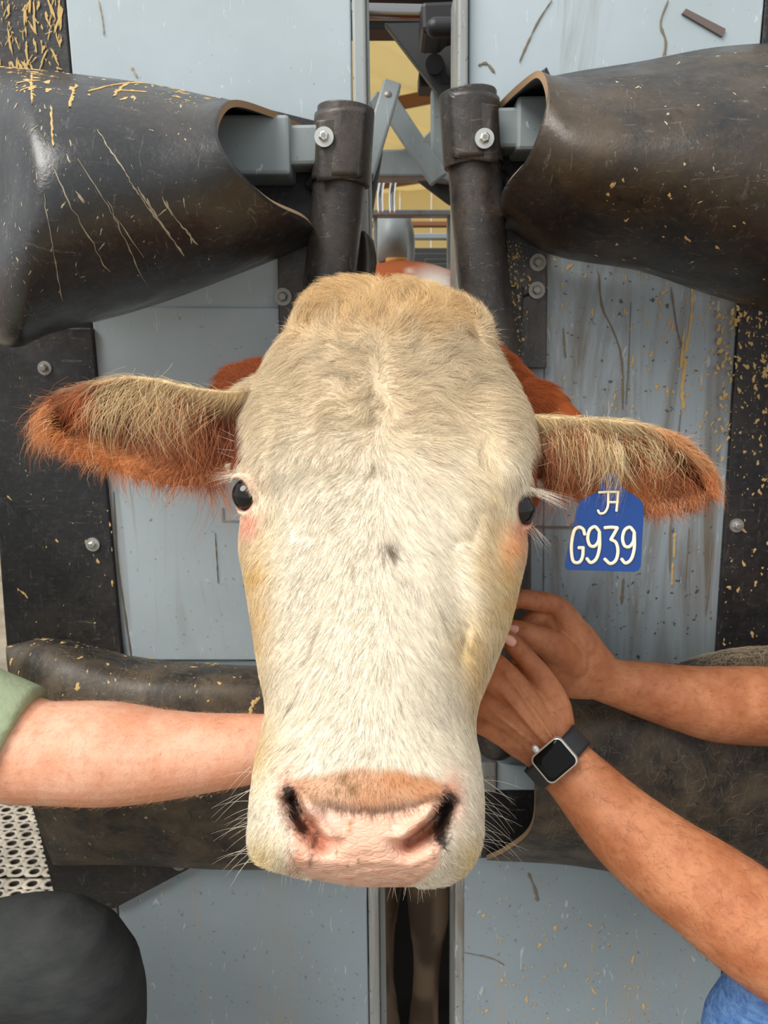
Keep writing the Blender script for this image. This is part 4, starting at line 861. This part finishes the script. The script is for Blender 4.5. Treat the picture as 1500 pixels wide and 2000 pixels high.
fr_ = lambda px, py: np.where(px > 1300, .35+(py-920)/220, np.where(py < 860, .75, 1.25))+.35*(noise2(px, py, 40, 9.)-.5)*3
earhair(lm, 16000, fl, lambda x, y: np.interp(x, [60, 140, 260, 480], [.030, .022, .016, .014])*np.where((earv(EAR_L, x, y) > .34) & (earv(EAR_L, x, y) < .86), .42, 1.0), .42, cc, 'ear_hair')
earhair(rm, 16000, fr_, lambda x, y: np.interp(x, [1030, 1200, 1330, 1410], [.014, .016, .018, .020])*np.where((earv(EAR_R, x, y) > .5) & (earv(EAR_R, x, y) < .86), .45, 1.0), .42, cc, 'ear_hair')
# long locks hanging from the upper fold and the rims
def locks(name, pts, n, L, colr, spread, swing, z0, rad=.00013, k=9, gather=.30):
    """pts: pixel polyline of roots; strands fall and bend, gathered in tapering locks"""
    q = catmull(np.array(pts, float), 60); i = rng.integers(0, 60, n); r = q[i]+rng.normal(0, spread, (n, 2)); root = PZ(r[:, 0], r[:, 1], z0+rng.normal(0, .004, n))
    ng = max(3, n//14); gr = rng.integers(0, ng, n); gi = rng.integers(0, 60, ng); near = np.abs(i[:, None]-gi[None]).argmin(1); gr = np.where(rng.random(n) < .8, near, gr)
    gl = .35+.85*rng.random(ng); ga = rng.normal(0, gather, ng); gb = rng.normal(0, .35, ng); LL = L*gl[gr]*(.6+.5*rng.random(n)); out = [root]; cur = root
    lean = (q[gi[gr], 0]-r[:, 0])*.010
    for j in range(1, k):
        f = j/(k-1); a = swing*(1-f)**1.1+ga[gr]+gb[gr]*f+lean*f+rng.normal(0, .10, n); d = RIGHT*np.sin(a)[:, None]-UP*np.cos(a)[:, None]-FWD*(.45*(1-f)-.1); d = d/np.linalg.norm(d, axis=1)[:, None]; cur = cur+d*(LL/(k-1))[:, None]; out.append(cur)
    c = np.array([sl(x) for x in colr]); ci = np.where(rng.random(n) < .7, gr % len(c), rng.integers(0, len(c), n)); hair(name, np.stack(out, 1), np.full(n, rad)*(.6+.8*rng.random(n)), vary(c[ci], .18), M['hair'], cow)
blond = [(214, 186, 140), (198, 166, 116), (226, 204, 162)]; rust = [(158, 92, 54), (180, 112, 68), (122, 66, 38)]
locks('ear_hair', [(190, 785), (240, 770), (300, 770), (350, 780)], 420, .050, blond, 18, -.75, .682, gather=.35)
locks('ear_hair', [(290, 785), (350, 790), (410, 800)], 300, .050, blond+rust, 18, -.45, .680)
locks('ear_hair', [(310, 820), (370, 840), (430, 850)], 340, .050, rust, 24, -.2, .684)
locks('ear_hair', [(230, 920), (320, 940), (400, 935), (450, 915)], 420, .026, rust+[(222, 150, 100)], 8, -.2, .69)
locks('ear_hair', [(395, 925), (440, 930)], 200, .060, rust, 7, .25, .69)
locks('ear_hair', [(110, 850), (160, 880), (240, 915)], 300, .022, [(226, 150, 90), (200, 116, 60)], 7, -.9, .71)
locks('ear_hair', [(105, 790), (95, 820), (105, 850)], 420, .034, [(226, 156, 96), (206, 124, 68), (230, 180, 130)], 9, -1.35, .715, gather=.25)
locks('ear_hair', [(150, 770), (180, 790), (170, 830)], 260, .030, [(196, 108, 56), (170, 88, 44)], 14, -1.1, .70)
locks('ear_hair', [(1085, 850), (1130, 850), (1190, 860)], 460, .050, rust+blond, 18, .25, .692)
locks('ear_hair', [(1150, 855), (1190, 866), (1210, 875)], 240, .058, blond, 9, .12, .688, gather=.12)
locks('ear_hair', [(1060, 855), (1085, 885), (1105, 915)], 260, .045, rust, 16, .05, .692)
locks('ear_hair', [(1060, 930), (1085, 940), (1110, 955)], 70, .065, rust, 5, -.25, .69)
locks('ear_hair', [(1200, 850), (1260, 870), (1320, 890)], 380, .036, blond+rust, 18, .9, .70)
locks('ear_hair', [(1240, 900), (1290, 930), (1350, 940)], 360, .030, rust, 18, .7, .70)
locks('ear_hair', [(1250, 990), (1310, 985), (1370, 970)], 300, .016, [(226, 170, 130), (210, 140, 90)], 7, .3, .71)
locks('ear_hair', [(1360, 900), (1385, 930), (1390, 965)], 320, .022, [(222, 150, 96), (200, 116, 66)], 7, .9, .722)
# lashes and whiskers
def bristles(name, specs, rad, col, k=8, tip=.15):
    S, R_2 = [], []
    for x, y, z, dx, dy, L, bend in specs:
        d = RIGHT*dx-UP*dy-FWD*.25; d /= np.linalg.norm(d); c = PZ(x, y, z); t = np.linspace(0, 1, k)[:, None]; S.append(c+d*L*t+np.array([0, 0, -1.0])*bend*L*t*t); R_2.append(rad)
    hair(name, np.array(S), np.array(R_2)*(.7+.5*rng.random(len(S))), np.tile(sl(col), (len(S), 1)), M['hair'], cow)
sp = []
for i in range(46):
    f = rng.random(); sp.append((456+16*f+rng.normal(0, 2), 930-4*f+rng.normal(0, 3), .645, -.95+rng.normal(0, .10), .12+rng.normal(0, .16), .022*(.6+.6*rng.random()), .10))
for i in range(56):
    f = rng.random(); sp.append((1048-14*f+rng.normal(0, 2), 956+3*f+rng.normal(0, 3), .649, .93+rng.normal(0, .10), .32+rng.normal(0, .12), .028*(.6+.6*rng.random()), .10))
for i in range(16): sp.append((1040+rng.normal(0, 4), 1030+rng.normal(0, 5), .655, .55+rng.normal(0, .2), .8, .020*(.6+.6*rng.random()), .1))
bristles('eyelashes', sp, .00010, (240, 228, 210))
sp = []
for i in range(26): sp.append((rng.uniform(488, 500), rng.uniform(1490, 1690), .585, -.9+rng.normal(0, .15), rng.uniform(-.2, .75), rng.uniform(.015, .034), .25))
for i in range(22): sp.append((rng.uniform(932, 942), rng.uniform(1520, 1660), .585, .9+rng.normal(0, .15), rng.uniform(-.1, .7), rng.uniform(.015, .036), .25))
for i in range(40):
    x_ = rng.uniform(520, 905); sp.append((x_, np.interp(x_, [520, 560, 620, 700, 830, 880, 905], [1682, 1696, 1711, 1722, 1725, 1714, 1700]), .548, rng.normal(0, .25), .95, rng.uniform(.005, .013), .1))
for i in range(10): sp.append((rng.choice([452, 1050]), rng.uniform(840, 920), .68, 0, 0, 0.0001, 0))
for y in (852, 862, 880, 895): sp.append((458, y, .675, -.95, -.25+rng.normal(0, .2), .016, .0))
for y in (850, 872, 892, 912): sp.append((1046, y, .68, .9, -.35+rng.normal(0, .2), .016, .0))
bristles('whiskers', sp, .00014, (226, 216, 200))

# ------------------------------------------------------------------ ear tag
def tagpt(x, y, off=0.0): return PZ(x, y, .688+(y-1020)*-.00006+(x-1180)*.00005-off)
M['tag'] = plain('blue_tag_plastic', (14, 60, 128), 0.32); M['tag_ink'] = plain('cream_engraving', (238, 226, 196), 0.6)
et = empty('ear_tag', tuple(tagpt(1180, 1110)), 'blue plastic ear tag with cream G939 hanging from the right ear', 'ear tag')
out = [(1108, 1113), (1103, 1106), (1106, 1090), (1128, 992), (1136, 978), (1172, 958), (1176, 928), (1186, 920), (1200, 920), (1208, 930), (1212, 950), (1246, 972), (1257, 984), (1258, 998), (1252, 1105), (1248, 1114), (1240, 1117)]
V, F = prism([tagpt(x, y) for x, y in out], 0.0016); o = fixn(obj('tag_plate', V, F, M['tag'], et, smooth=False, bevel=0.0004))
c = tagpt(1190, 934); V, F = tube([c-[0, .003, 0], c+[0, .004, 0]], [.005]*2, 16); obj('tag_button', V, F, M['tag'], et)
def ribbon(name, lines, w, parent):
    parts = []
    for ln in lines:
        q = np.array([tagpt(x, y, 0.0012) for x, y in catmull(np.array(ln, float), 6*len(ln))]); parts.append(tube(q, [(w, .0006)]*len(q), 8, ref=FWD))
    V, F = joinm(parts); return obj(name, V, F, M['tag_ink'], parent)
sw = .00155
ribbon('letter', [[(1142, 1044), (1139, 1034), (1130, 1030), (1121, 1038), (1116, 1066), (1118, 1092), (1124, 1099), (1133, 1097), (1138, 1086), (1139, 1070)], [(1130, 1070), (1140, 1070)]], sw, et)
def nine(x, y): return [[(x+22, y+8), (x+14, y), (x+4, y+6), (x, y+22), (x+4, y+36), (x+13, y+38), (x+21, y+28), (x+23, y+10)], [(x+23, y+10), (x+23, y+40), (x+17, y+62), (x+6, y+70), (x-2, y+62)]]
ribbon('digit', nine(1148, 1029), sw, et)
ribbon('digit', [[(1181, 1031), (1194, 1030), (1206, 1031)], [(1206, 1031), (1200, 1042), (1193, 1054)], [(1193, 1054), (1203, 1060), (1207, 1076), (1203, 1094), (1192, 1101), (1181, 1092)]], sw, et)
ribbon('digit', nine(1216, 1030), sw, et)
ribbon('letter', [[(1170, 962), (1188, 961), (1208, 961)], [(1188, 962), (1188, 976), (1187, 990), (1181, 1001), (1172, 1003), (1168, 997)]], .00115, et)
ribbon('letter', [[(1189, 981), (1198, 981), (1207, 981)], [(1207, 962), (1206, 978), (1204, 998)]], .00115, et)

# ------------------------------------------------------------------ people
def skin(name, c1, c2, c3):
    m, nt, b = new_mat(name, 0.5, 0, 0.4); v = mapped(nt, (1, 1, 1))
    c = mix(nt, ramp(nt, noise(nt, v, 22, 6, .65), [(.38, W0), (.62, W1)]), rgb4(c1), rgb4(c2))
    c = mix(nt, mix(nt, 1.0, ramp(nt, noise(nt, v, 130, 4, .6), [(.52, W0), (.75, W1)]), (.5, .5, .5, 1), 'MULTIPLY'), c, rgb4(c3)); nt.links.new(c, b.inputs['Base Color'])
    b.inputs['Subsurface Weight'].default_value = .15; b.inputs['Subsurface Radius'].default_value = (.008, .003, .0015); b.inputs['Subsurface Scale'].default_value = 1.0
    h = mix(nt, .5, noise(nt, v, 420, 5, .7), noise(nt, mapped(nt, (1, 1, 1)), 55, 4, .6)); bump(nt, b, h, .55, .0022); return m
M['skin_pale'] = skin('fair_skin', (228, 176, 148), (216, 152, 120), (200, 130, 98)); M['skin_tan'] = skin('tanned_skin', (198, 132, 92), (172, 104, 66), (140, 80, 52))
def fabric(name, c1, c2, scale, bumpd=.001, wale=(1, 1, 1)):
    m, nt, b = new_mat(name, .85, 0, .2); v = mapped(nt, wale); nt.links.new(ramp(nt, noise(nt, v, scale, 6, .7), [(.35, rgb4(c1)), (.65, rgb4(c2))]), b.inputs['Base Color']); bump(nt, b, mix(nt, .25, noise(nt, mapped(nt, (1, 1, 1.6)), 9, 3, .5, 1.2), noise(nt, v, scale*4, 3)), .5, bumpd*7); return m
M['denim'] = fabric('blue_denim', (62, 100, 160), (112, 150, 200), 90, .001, (1, 1, 2.5)); M['green_shirt'] = fabric('sage_shirt', (150, 164, 132), (164, 176, 146), 30); M['dark_pants'] = fabric('charcoal_trousers', (44, 47, 48), (60, 62, 61), 14, .0006, (1, 1, 3))
M['grey_shirt'] = fabric('grey_work_shirt', (96, 98, 104), (116, 118, 122), 40); M['boot'] = plain('brown_boot', (70, 50, 36), .6); M['hair_dark'] = plain('dark_hair', (60, 44, 34), .7); M['cap'] = fabric('dark_cap', (40, 44, 50), (52, 56, 62), 60)
def zpath(pts): return [PZ(x, y, z) for x, y, z in pts]
def pr(r, z): return r*z/FPX               # pixel radius at a distance
def arm(pts, flat=1.0):
    return tube(zpath([p[:3] for p in pts]), [(pr(p[3], p[2]), pr(p[3], p[2])*(p[4] if len(p) > 4 else flat)) for p in pts], 28, ref=FWD, samples=10*len(pts))
def finger(pts):
    return tube(zpath([p[:3] for p in pts]), [pr(p[3], p[2]) for p in pts], 14, samples=8*len(pts))
def person(name, label, arms_me, torso, head_c, look, hairm, skinm):
    t = empty(name, (torso['pelvis'][0], torso['pelvis'][1], 0), label, 'person')
    sh = torso['shoulders']; ch = torso['chest']; pv = np.array(torso['pelvis']); nk_ = np.array(torso['neck']); hc = np.array(head_c); lk = np.array(look)/np.linalg.norm(look)
    P_ = [tube([pv, np.array(ch), nk_-[0, 0, .05]], [(.15, .11), (.17, .115), (.07, .06)], 24, ref=lk, samples=20), tube([nk_-[0, 0, .06], nk_+(hc-nk_)*.6], [.055, .052], 18)]
    V, F = [], []; bm = bmesh.new(); bmesh.ops.create_uvsphere(bm, u_segments=28, v_segments=20, radius=1.0); me = bpy.data.meshes.new('h'); bm.to_mesh(me); bm.free(); hv = mverts(me); hf = [tuple(p.vertices) for p in me.polygons]
    side = np.cross(lk, [0, 0, 1.0]); B = np.stack([side, lk, np.array([0, 0, 1.0])], 0)
    P_.append(((hv*[.074, .094, .115])@B+hc, hf)); L_ = lambda a, b_, c_: hc+side*a+lk*b_+np.array([0, 0, c_])
    P_.append(tube([L_(0, .088, .02), L_(0, .108, -.022)], [.009, .014], 12)); P_.append(tube([L_(-.025, .083, -.055), L_(.025, .083, -.055)], [.011, .011], 12))
    P_.append(tube([L_(0, .07, -.10), L_(0, .05, -.11)], [.028, .03], 12))
    for s in (-1, 1): P_.append(tube([L_(s*.074, -.005, .03), L_(s*.08, -.008, -.03)], [.014, .010], 10)); P_.append(tube([L_(s*.012, .085, .03), L_(s*.045, .078, .03)], [.008, .008], 10))
    for s_ in sh: P_.append(tube([np.array(ch)+[0, 0, .05], np.array(s_)], [.085, .058], 18))
    for q in torso['upper']: P_.append(tube(q[0], q[1], 22, samples=16))
    for lg in torso['legs']: P_.append(tube(lg[0], lg[1], 18, samples=24))
    me = union(arms_me, remesh(*joinm(P_), .008, 2)); body = mesh_obj('body', me, skinm, t)
    for s in (-1, 1):
        bm = bmesh.new(); bmesh.ops.create_uvsphere(bm, u_segments=14, v_segments=10, radius=.0115); me2 = bpy.data.meshes.new('eye'); bm.to_mesh(me2); bm.free(); me2.transform(Matrix.Translation(Vector(L_(s*.030, .083, .012)))); mesh_obj('eye', me2, M['eye'], t)
    # clothes
    sm, pm = torso['shirt'], torso['pants']; R2 = []
    R2.append(tube([pv-[0, 0, .06], pv*.5+np.array(ch)*.5, np.array(ch), nk_-[0, 0, .065]], [(.17, .13), (.175, .13), (.185, .13), (.085, .075)], 28, ref=lk, samples=24))
    for s_ in sh: R2.append(tube([np.array(ch)+[0, 0, .04], np.array(s_)], [.10, .072], 20))
    for q in torso['sleeves']: R2.append(tube(q[0], q[1], 26, samples=20, round_ends=(True, False)))
    mesh_obj('shirt', remesh(*joinm(R2), .006, 3), sm, t)
    R3 = [tube([pv-[0, 0, .03], pv+(np.array(ch)-pv)*.18], [(.18, .14), (.175, .135)], 26, ref=lk)]
    for lg in torso['pant_legs']: R3.append(tube(lg[0], lg[1], 26, samples=34, round_ends=(True, False)))
    mesh_obj('trousers', remesh(*joinm(R3), .006, 4), pm, t)
    for f in torso['feet']:
        f = np.array(f); d = torso.get('toe', lk); mesh_obj('boot', remesh(*joinm([tube([f+[0, 0, .16], f+[0, 0, .06]], [.055, .05], 16), tube([f+np.array([0, 0, .045])-d*.05, f+np.array([0, 0, .045])+d*.17], [(.044, .042), (.046, .036)], 18, ref=(0, 0, 1))]), .007, 3), M['boot'], t)
    hv2 = (hv*[.081, .101, .121])@B+hc+[0, 0, .006]-lk*.004; keep = ((hv2-hc)@lk < .045) & ((hv2-hc)[:, 2] > -.06) | ((hv2-hc)[:, 2] > .06)
    hh = remesh(*joinm([((hv*[.079, .080, .085])@B+hc+np.array([0, 0, .04])-lk*.024, hf)]), .006, 2); mesh_obj('hair', hh, hairm, t)
    return t
# --- the handler on the right: two tanned arms
zA = .735
fore = [(1092, 1482, .738, 56, .8), (1130, 1522, .728, 62, .85), (1215, 1612, .71, 79), (1300, 1682, .70, 90), (1385, 1742, .69, 99), (1470, 1806, .68, 106), (1580, 1885, .67, 106)]
hp = [arm(fore)]
hp.append(arm([(1100, 1488, .738, 56, .7), (1068, 1452, .742, 60, .55), (1040, 1420, .748, 72, .48), (1010, 1385, .756, 76, .42), (985, 1350, .764, 68, .36)]))   # palm
for k in ([(1076, 1442, .738, 24), (1024, 1362, .740, 26), (978, 1308, .746, 24), (952, 1290, .765, 21), (930, 1292, .795, 19), (918, 1312, .81, 16)],
          [(1066, 1446, .733, 25), (1012, 1375, .735, 27), (960, 1330, .742, 25), (925, 1318, .765, 22), (900, 1335, .80, 19), (892, 1352, .815, 16)],
          [(1050, 1456, .735, 25), (995, 1405, .737, 27), (945, 1375, .744, 25), (912, 1370, .77, 22), (893, 1385, .80, 19), (888, 1400, .815, 16)],
          [(1040, 1468, .740, 23), (985, 1435, .744, 25), (945, 1415, .752, 22), (918, 1412, .775, 19), (902, 1425, .80, 16)]): hp.append(finger(k))
hp.append(finger([(1096, 1430, .748, 28), (1084, 1378, .752, 31), (1058, 1326, .756, 25), (1026, 1285, .760, 21), (1000, 1256, .765, 19), (990, 1244, .768, 15)]))   # thumb
for k in ([(1076, 1440, .7215, 5), (1022, 1362, .7235, 5), (988, 1316, .731, 4)], [(1064, 1450, .7210, 5), (1005, 1380, .7205, 5), (962, 1336, .730, 4)], [(1052, 1460, .7230, 5), (990, 1410, .7225, 5), (948, 1380, .732, 4)]): hp.append(finger(k))  # tendons
# far hand, pinching at the jaw
hp2 = [arm([(1150, 1312, .850, 47, .8), (1190, 1330, .852, 45, .85), (1260, 1347, .856, 55), (1330, 1363, .86, 64), (1400, 1375, .865, 73), (1500, 1379, .87, 76), (1620, 1386, .875, 72)])]
hp2.append(arm([(1180, 1326, .850, 45, .8), (1140, 1295, .846, 56, .7), (1108, 1260, .842, 60, .62), (1088, 1225, .838, 50, .6)]))
hp2.append(finger([(1130, 1260, .836, 34), (1106, 1214, .832, 30), (1084, 1184, .828, 23), (1046, 1174, .820, 21), (1012, 1170, .815, 19), (994, 1180, .815, 16)]))       # index
hp2.append(finger([(1112, 1292, .832, 38), (1078, 1262, .814, 31), (1040, 1244, .800, 26), (1014, 1234, .800, 23), (996, 1226, .806, 18)]))                          # thumb
hp2.append(finger([(1118, 1240, .842, 30), (1090, 1205, .838, 24), (1055, 1204, .832, 21), (1030, 1222, .83, 19), (1018, 1238, .83, 16)]))
hp2.append(finger([(1110, 1275, .850, 32), (1075, 1268, .846, 24), (1040, 1276, .836, 21), (1018, 1290, .83, 19), (1004, 1300, .83, 15)]))
hp2.append(finger([(1112, 1300, .850, 34), (1080, 1305, .846, 25), (1048, 1316, .838, 20), (1030, 1326, .83, 16)]))
hp2.append(arm([(1150, 1320, .850, 46, .8), (1108, 1318, .838, 42, .8), (1086, 1290, .826, 34, .8)]))
armsB = remesh(*joinm(hp+hp2), .0017, 5)
eLB = PZ(1580, 1885, .67); eRB = PZ(1620, 1386, .875); sLB = np.array([.62, .60, 1.04]); sRB = np.array([.74, .95, 1.10])
kL = PZ(1518, 2022, .76); kR = np.array([.70, 1.12, .60])
up = [([eLB+(eLB-PZ(1500, 1827, .678))*0, eLB*.5+sLB*.5, sLB], [.047, .05, .056]), ([eRB, eRB*.5+sRB*.5, sRB], [.042, .046, .055])]
pvB = np.array([.86, .80, .54]); ftL = np.array([.47, .62, 0.0]); ftR = np.array([.76, 1.12, 0.0])
TB = dict(pelvis=pvB, chest=(.74, .78, .93), neck=(.70, .77, 1.15), shoulders=(sLB, sRB), upper=up, shirt=M['grey_shirt'], pants=M['denim'],
          sleeves=[([sLB, sLB*.55+eLB*.45], [.074, .066]), ([sRB, sRB*.55+eRB*.45], [.074, .064])],
          legs=[([pvB+[0, -.09, 0], kL], [.06, .032]), ([kL, ftL+[0, 0, .1]], [.032, .024]), ([pvB+[0, .09, 0], kR], [.06, .032]), ([kR, ftR+[0, 0, .1]], [.032, .024])],
          pant_legs=[([pvB+[0, -.09, 0], (pvB+[0, -.09, 0])*.45+kL*.55, kL, kL*.55+ftL*.45+[.01, 0, .02], ftL+[0, 0, .13]], [.105, .088, .068, .062, .062]), ([pvB+[0, .09, 0], (pvB+[0, .09, 0])*.45+kR*.55, kR, kR*.55+ftR*.45, ftR+[0, 0, .13]], [.105, .088, .068, .062, .062])],
          feet=[ftL, ftR], toe=np.array([-1.0, 0, 0]))
pB = person('person', 'person at right with tanned bare forearms, blue jeans and a wristwatch, hands at the jaw', armsB, TB, (.66, .77, 1.29), (-1, -.05, -.1), M['hair_dark'], M['skin_tan'])
# --- the helper on the left: one fair arm, sage sleeve
zL = .78
hpA = [arm([(40, 1468, .79, 99), (105, 1470, .785, 98), (190, 1471, .78, 100), (250, 1473, .778, 96), (320, 1474, .775, 86), (400, 1470, .772, 76), (480, 1463, .77, 68), (545, 1456, .768, 60, .8)])]
hpA.append(arm([(540, 1456, .768, 60, .75), (590, 1450, .765, 66, .5), (640, 1445, .76, 72, .42), (672, 1442, .758, 66, .36)]))
for k, dy in enumerate((-52, -18, 16, 48)): hpA.append(finger([(640, 1443+dy*.8, .768, 27), (690, 1440+dy, .768, 26), (730, 1438+dy, .772, 22), (760, 1440+dy, .785, 19), (775, 1444+dy, .80, 16)]))
hpA.append(finger([(590, 1420, .762, 32), (630, 1372, .765, 28), (668, 1345, .772, 24), (698, 1335, .78, 19)]))
armA = remesh(*joinm(hpA), .0022, 3)
eA = PZ(60, 1468, .79); sA = np.array([-.66, .73, 1.02]); s2 = np.array([-.84, 1.05, 1.05]); kA = PZ(152, 1898, .80); kA2 = np.array([-.86, 1.24, .60]); e2 = np.array([-1.0, 1.06, .80]); h2 = np.array([-.98, 1.20, .69])
hA2 = [tube([e2, h2], [.045, .03], 18, samples=8)]+[tube([h2+[0, dy, 0], h2+[.10, dy*1.2, -.02], h2+[.16, dy*1.2, -.07]], [.013, .011, .008], 10, samples=10) for dy in (-.03, -.01, .01, .03)]+[tube([h2+[0, 0, 0], h2+[.08, 0, 0]], [(.03, .02), (.042, .016)], 14, ref=(0, 0, 1)), tube([h2+[0, -.02, 0], h2+[.05, -.07, -.02]], [.014, .009], 10)]
armA = union(armA, remesh(*joinm(hA2), .004, 2))
pvA = np.array([-.80, .82, .55]); f1 = np.array([-.42, .68, 0.0]); f2 = np.array([-.98, 1.26, 0.0])
TA = dict(pelvis=pvA, chest=(-.80, .86, .92), neck=(-.80, .87, 1.13), shoulders=(sA, s2), upper=[([PZ(80, 1468, .788), sA*.5+eA*.5, sA], [.05, .052, .056]), ([e2, e2*.5+s2*.5, s2], [.045, .05, .056])], shirt=M['green_shirt'], pants=M['dark_pants'],
          sleeves=[([sA, sA*.4+eA*.6, PZ(34, 1460, .79)], [.074, .068, .064]), ([s2, s2*.45+e2*.55], [.074, .064])],
          legs=[([pvA+[0, -.09, 0], kA], [.06, .032]), ([kA, f1+[0, 0, .1]], [.032, .024]), ([pvA+[0, .09, 0], kA2], [.06, .032]), ([kA2, f2+[0, 0, .1]], [.032, .024])],
          pant_legs=[([pvA+[0, -.07, .02], (pvA+[0, -.07, .02])*.4+kA*.6+[0, 0, -.005], kA, kA*.6+f1*.4+[.005, 0, 0], f1+[0, 0, .13]], [.10, .078, .062, .060, .06]), ([pvA+[0, .09, 0], (pvA+[0, .09, 0])*.45+kA2*.55, kA2, kA2*.55+f2*.45, f2+[0, 0, .13]], [.105, .088, .068, .062, .062])],
          feet=[f1, f2], toe=np.array([1.0, 0, 0]))
pA = person('person', 'person at left in sage green shirt and charcoal trousers, bare arm reaching behind the muzzle', armA, TA, (-.74, .87, 1.28), (1, -.05, -.1), M['hair_dark'], M['skin_pale'])
M['nail'] = plain('fingernail', (226, 168, 150), .35)
def nail(x, y, z, dx, dy, parent):
    c = PZ(x, y, z); t = RIGHT*dx-UP*dy; t /= np.linalg.norm(t); b_ = np.cross(FWD, t); g = []
    for i in range(9):
        for j in range(7): u_, v_ = -1+i/4, -1+j/3; w_ = math.sqrt(max(0, 1-u_*u_*.75)); g.append(c+t*u_*.0062+b_*v_*.0052*w_+FWD*(.0022*v_*v_*w_+.0006*u_*u_))
    fixn(obj('fingernail', g, gridfaces(9, 7), M['nail'], parent)).modifiers.new('s', 'SOLIDIFY').thickness = .0006
nail(997, 1252, .7525, -.75, -.66, bB if False else pB); nail(1006, 1231, .7885, -.9, -.3, pB)
# arm hair
def armhair(me_obj, mask, n, axis, L, col, name, parent, lift=.4, rad=.000075):
    me = me_obj.data; Pm = mverts(me); Nm = mnorms(me); idx = np.where(mask(Pm))[0]; k = rng.choice(idx, n); p = Pm[k]; nn = Nm[k]; d = np.tile(axis, (n, 1))+rng.normal(0, .45, (n, 3))
    hair(name, strands(p, nn, d, L*(.5+.9*rng.random(n)), np.full(n, lift)*(.5+rng.random(n)), 5, .15, .35), np.full(n, rad), vary(np.tile(sl(col), (n, 1)), .2), M['hair'], parent)
bB = [c for c in pB.children if c.name.startswith('body')][0]; bA = [c for c in pA.children if c.name.startswith('body')][0]
def on_fore(pts, r):
    A_ = catmull(np.array(zpath([p[:3] for p in pts])), 40)
    def f(Pm):
        out = np.zeros(len(Pm), bool); near = (np.abs(Pm-A_.mean(0)) < .35).all(1); out[near] = (np.linalg.norm(Pm[near][:, None]-A_[None], axis=2).min(1) < r); return out
    return f
armhair(bB, on_fore(fore[1:], .07), 2000, (PZ(1100, 1480, .735)-PZ(1400, 1750, .69))*-4, .011, (112, 70, 44), 'arm_hair', pB)
armhair(bB, on_fore([(1190, 1330, .852), (1300, 1350, .86), (1500, 1379, .87)], .06), 1000, np.array([1.0, 0, .2]), .010, (112, 70, 44), 'arm_hair', pB)
armhair(bA, on_fore([(150, 1470, .78), (320, 1474, .775), (500, 1460, .77)], .07), 2400, np.array([-.6, 0, -.6]), .010, (214, 150, 100), 'arm_hair', pA)

# ------------------------------------------------------------------ wristwatch
wc = PZ(1083, 1484, .705); wx = PZ(1116, 1456, .712)-PZ(1050, 1512, .716); wx /= np.linalg.norm(wx); wy = PZ(1062, 1462, .720)-PZ(1104, 1506, .712); wy -= wx*np.dot(wx, wy); wy /= np.linalg.norm(wy); wz = np.cross(wx, wy)
if wz@FWD > 0: wz = -wz
BW = np.stack([wx, wy, wz], 0)                  # strap direction, along the arm, out of the wrist
M['alu'] = plain('silver_aluminium', (214, 210, 204), .3, .7); M['glass'] = plain('black_glass', (5, 5, 6), .10, 0, .22); M['strap'] = plain('black_strap', (38, 40, 44), .55)
ww = empty('wristwatch', tuple(wc), 'square silver wristwatch with black screen and black strap', 'watch')
def rrect(hx, hy, r, n=8):
    o = []
    for cx, cy, a0 in ((hx-r, hy-r, 0), (-hx+r, hy-r, 90), (-hx+r, -hy+r, 180), (hx-r, -hy+r, 270)):
        for i in range(n): a = math.radians(a0+90*i/(n-1)); o.append((cx+r*math.cos(a), cy+r*math.sin(a)))
    return np.array(o)
def wring(specs):
    V = []; k = None
    for hx, hy, r, z in specs: q = rrect(hx, hy, r); k = len(q); V.append(np.concatenate([q, np.full((k, 1), z)], 1)@BW+wc)
    F = gridfaces(len(specs), k, True)+[tuple(range(k)), tuple((len(specs)-1)*k+j for j in range(k))[::-1]]; return np.concatenate(V), F
HX, HY = .0180, .0152
V, F = wring([(HX*.9, HY*.9, .005, -.005), (HX, HY, .006, -.0035), (HX, HY, .006, .0015), (HX*.97, HY*.97, .006, .0032), (HX*.93, HY*.93, .0055, .0038)]); cs = fixn(obj('watch_case', V, F, M['alu'], ww))
V, F = wring([(HX*.90, HY*.90, .0052, .0030), (HX*.90, HY*.90, .0052, .0041), (HX*.84, HY*.84, .005, .0047), (HX*.5, HY*.5, .004, .0048)]); fixn(obj('watch_screen', V, F, M['glass'], ww))
cr = wc+wy*(HY+.0008)-wx*.007; V, F = tube([cr, cr+wy*.003], [.0032]*2, 16); obj('watch_crown', V, F, M['alu'], ww)
# strap around the wrist
wcen = PZ(1088, 1478, .738); P_ = []
ax = np.array(zpath([(1060, 1446, .742)]))[0]-np.array(zpath([(1130, 1522, .728)]))[0]; ax /= np.linalg.norm(ax); s1 = wx-ax*np.dot(wx, ax); s1 /= np.linalg.norm(s1); s2_ = np.cross(ax, s1)
if s2_@FWD > 0: s2_ = -s2_
for a in np.linspace(0, 2*math.pi, 49):
    ra, rb = .0315, .0268; row = []
    for w in np.linspace(-.0112, .0112, 5): row.append(wcen+s1*math.cos(a)*ra+s2_*math.sin(a)*rb+ax*w)
    P_.append(row)
Sh = Sheet(P_, 97, 6); n_ = Sh.P-wcen; Sh.N = np.where(((Sh.N*n_).sum(2) < 0)[..., None], -Sh.N, Sh.N); Sh.P = Sh.P+Sh.N*.0014; Sh.build('watch_strap', .002, M['strap'], ww)
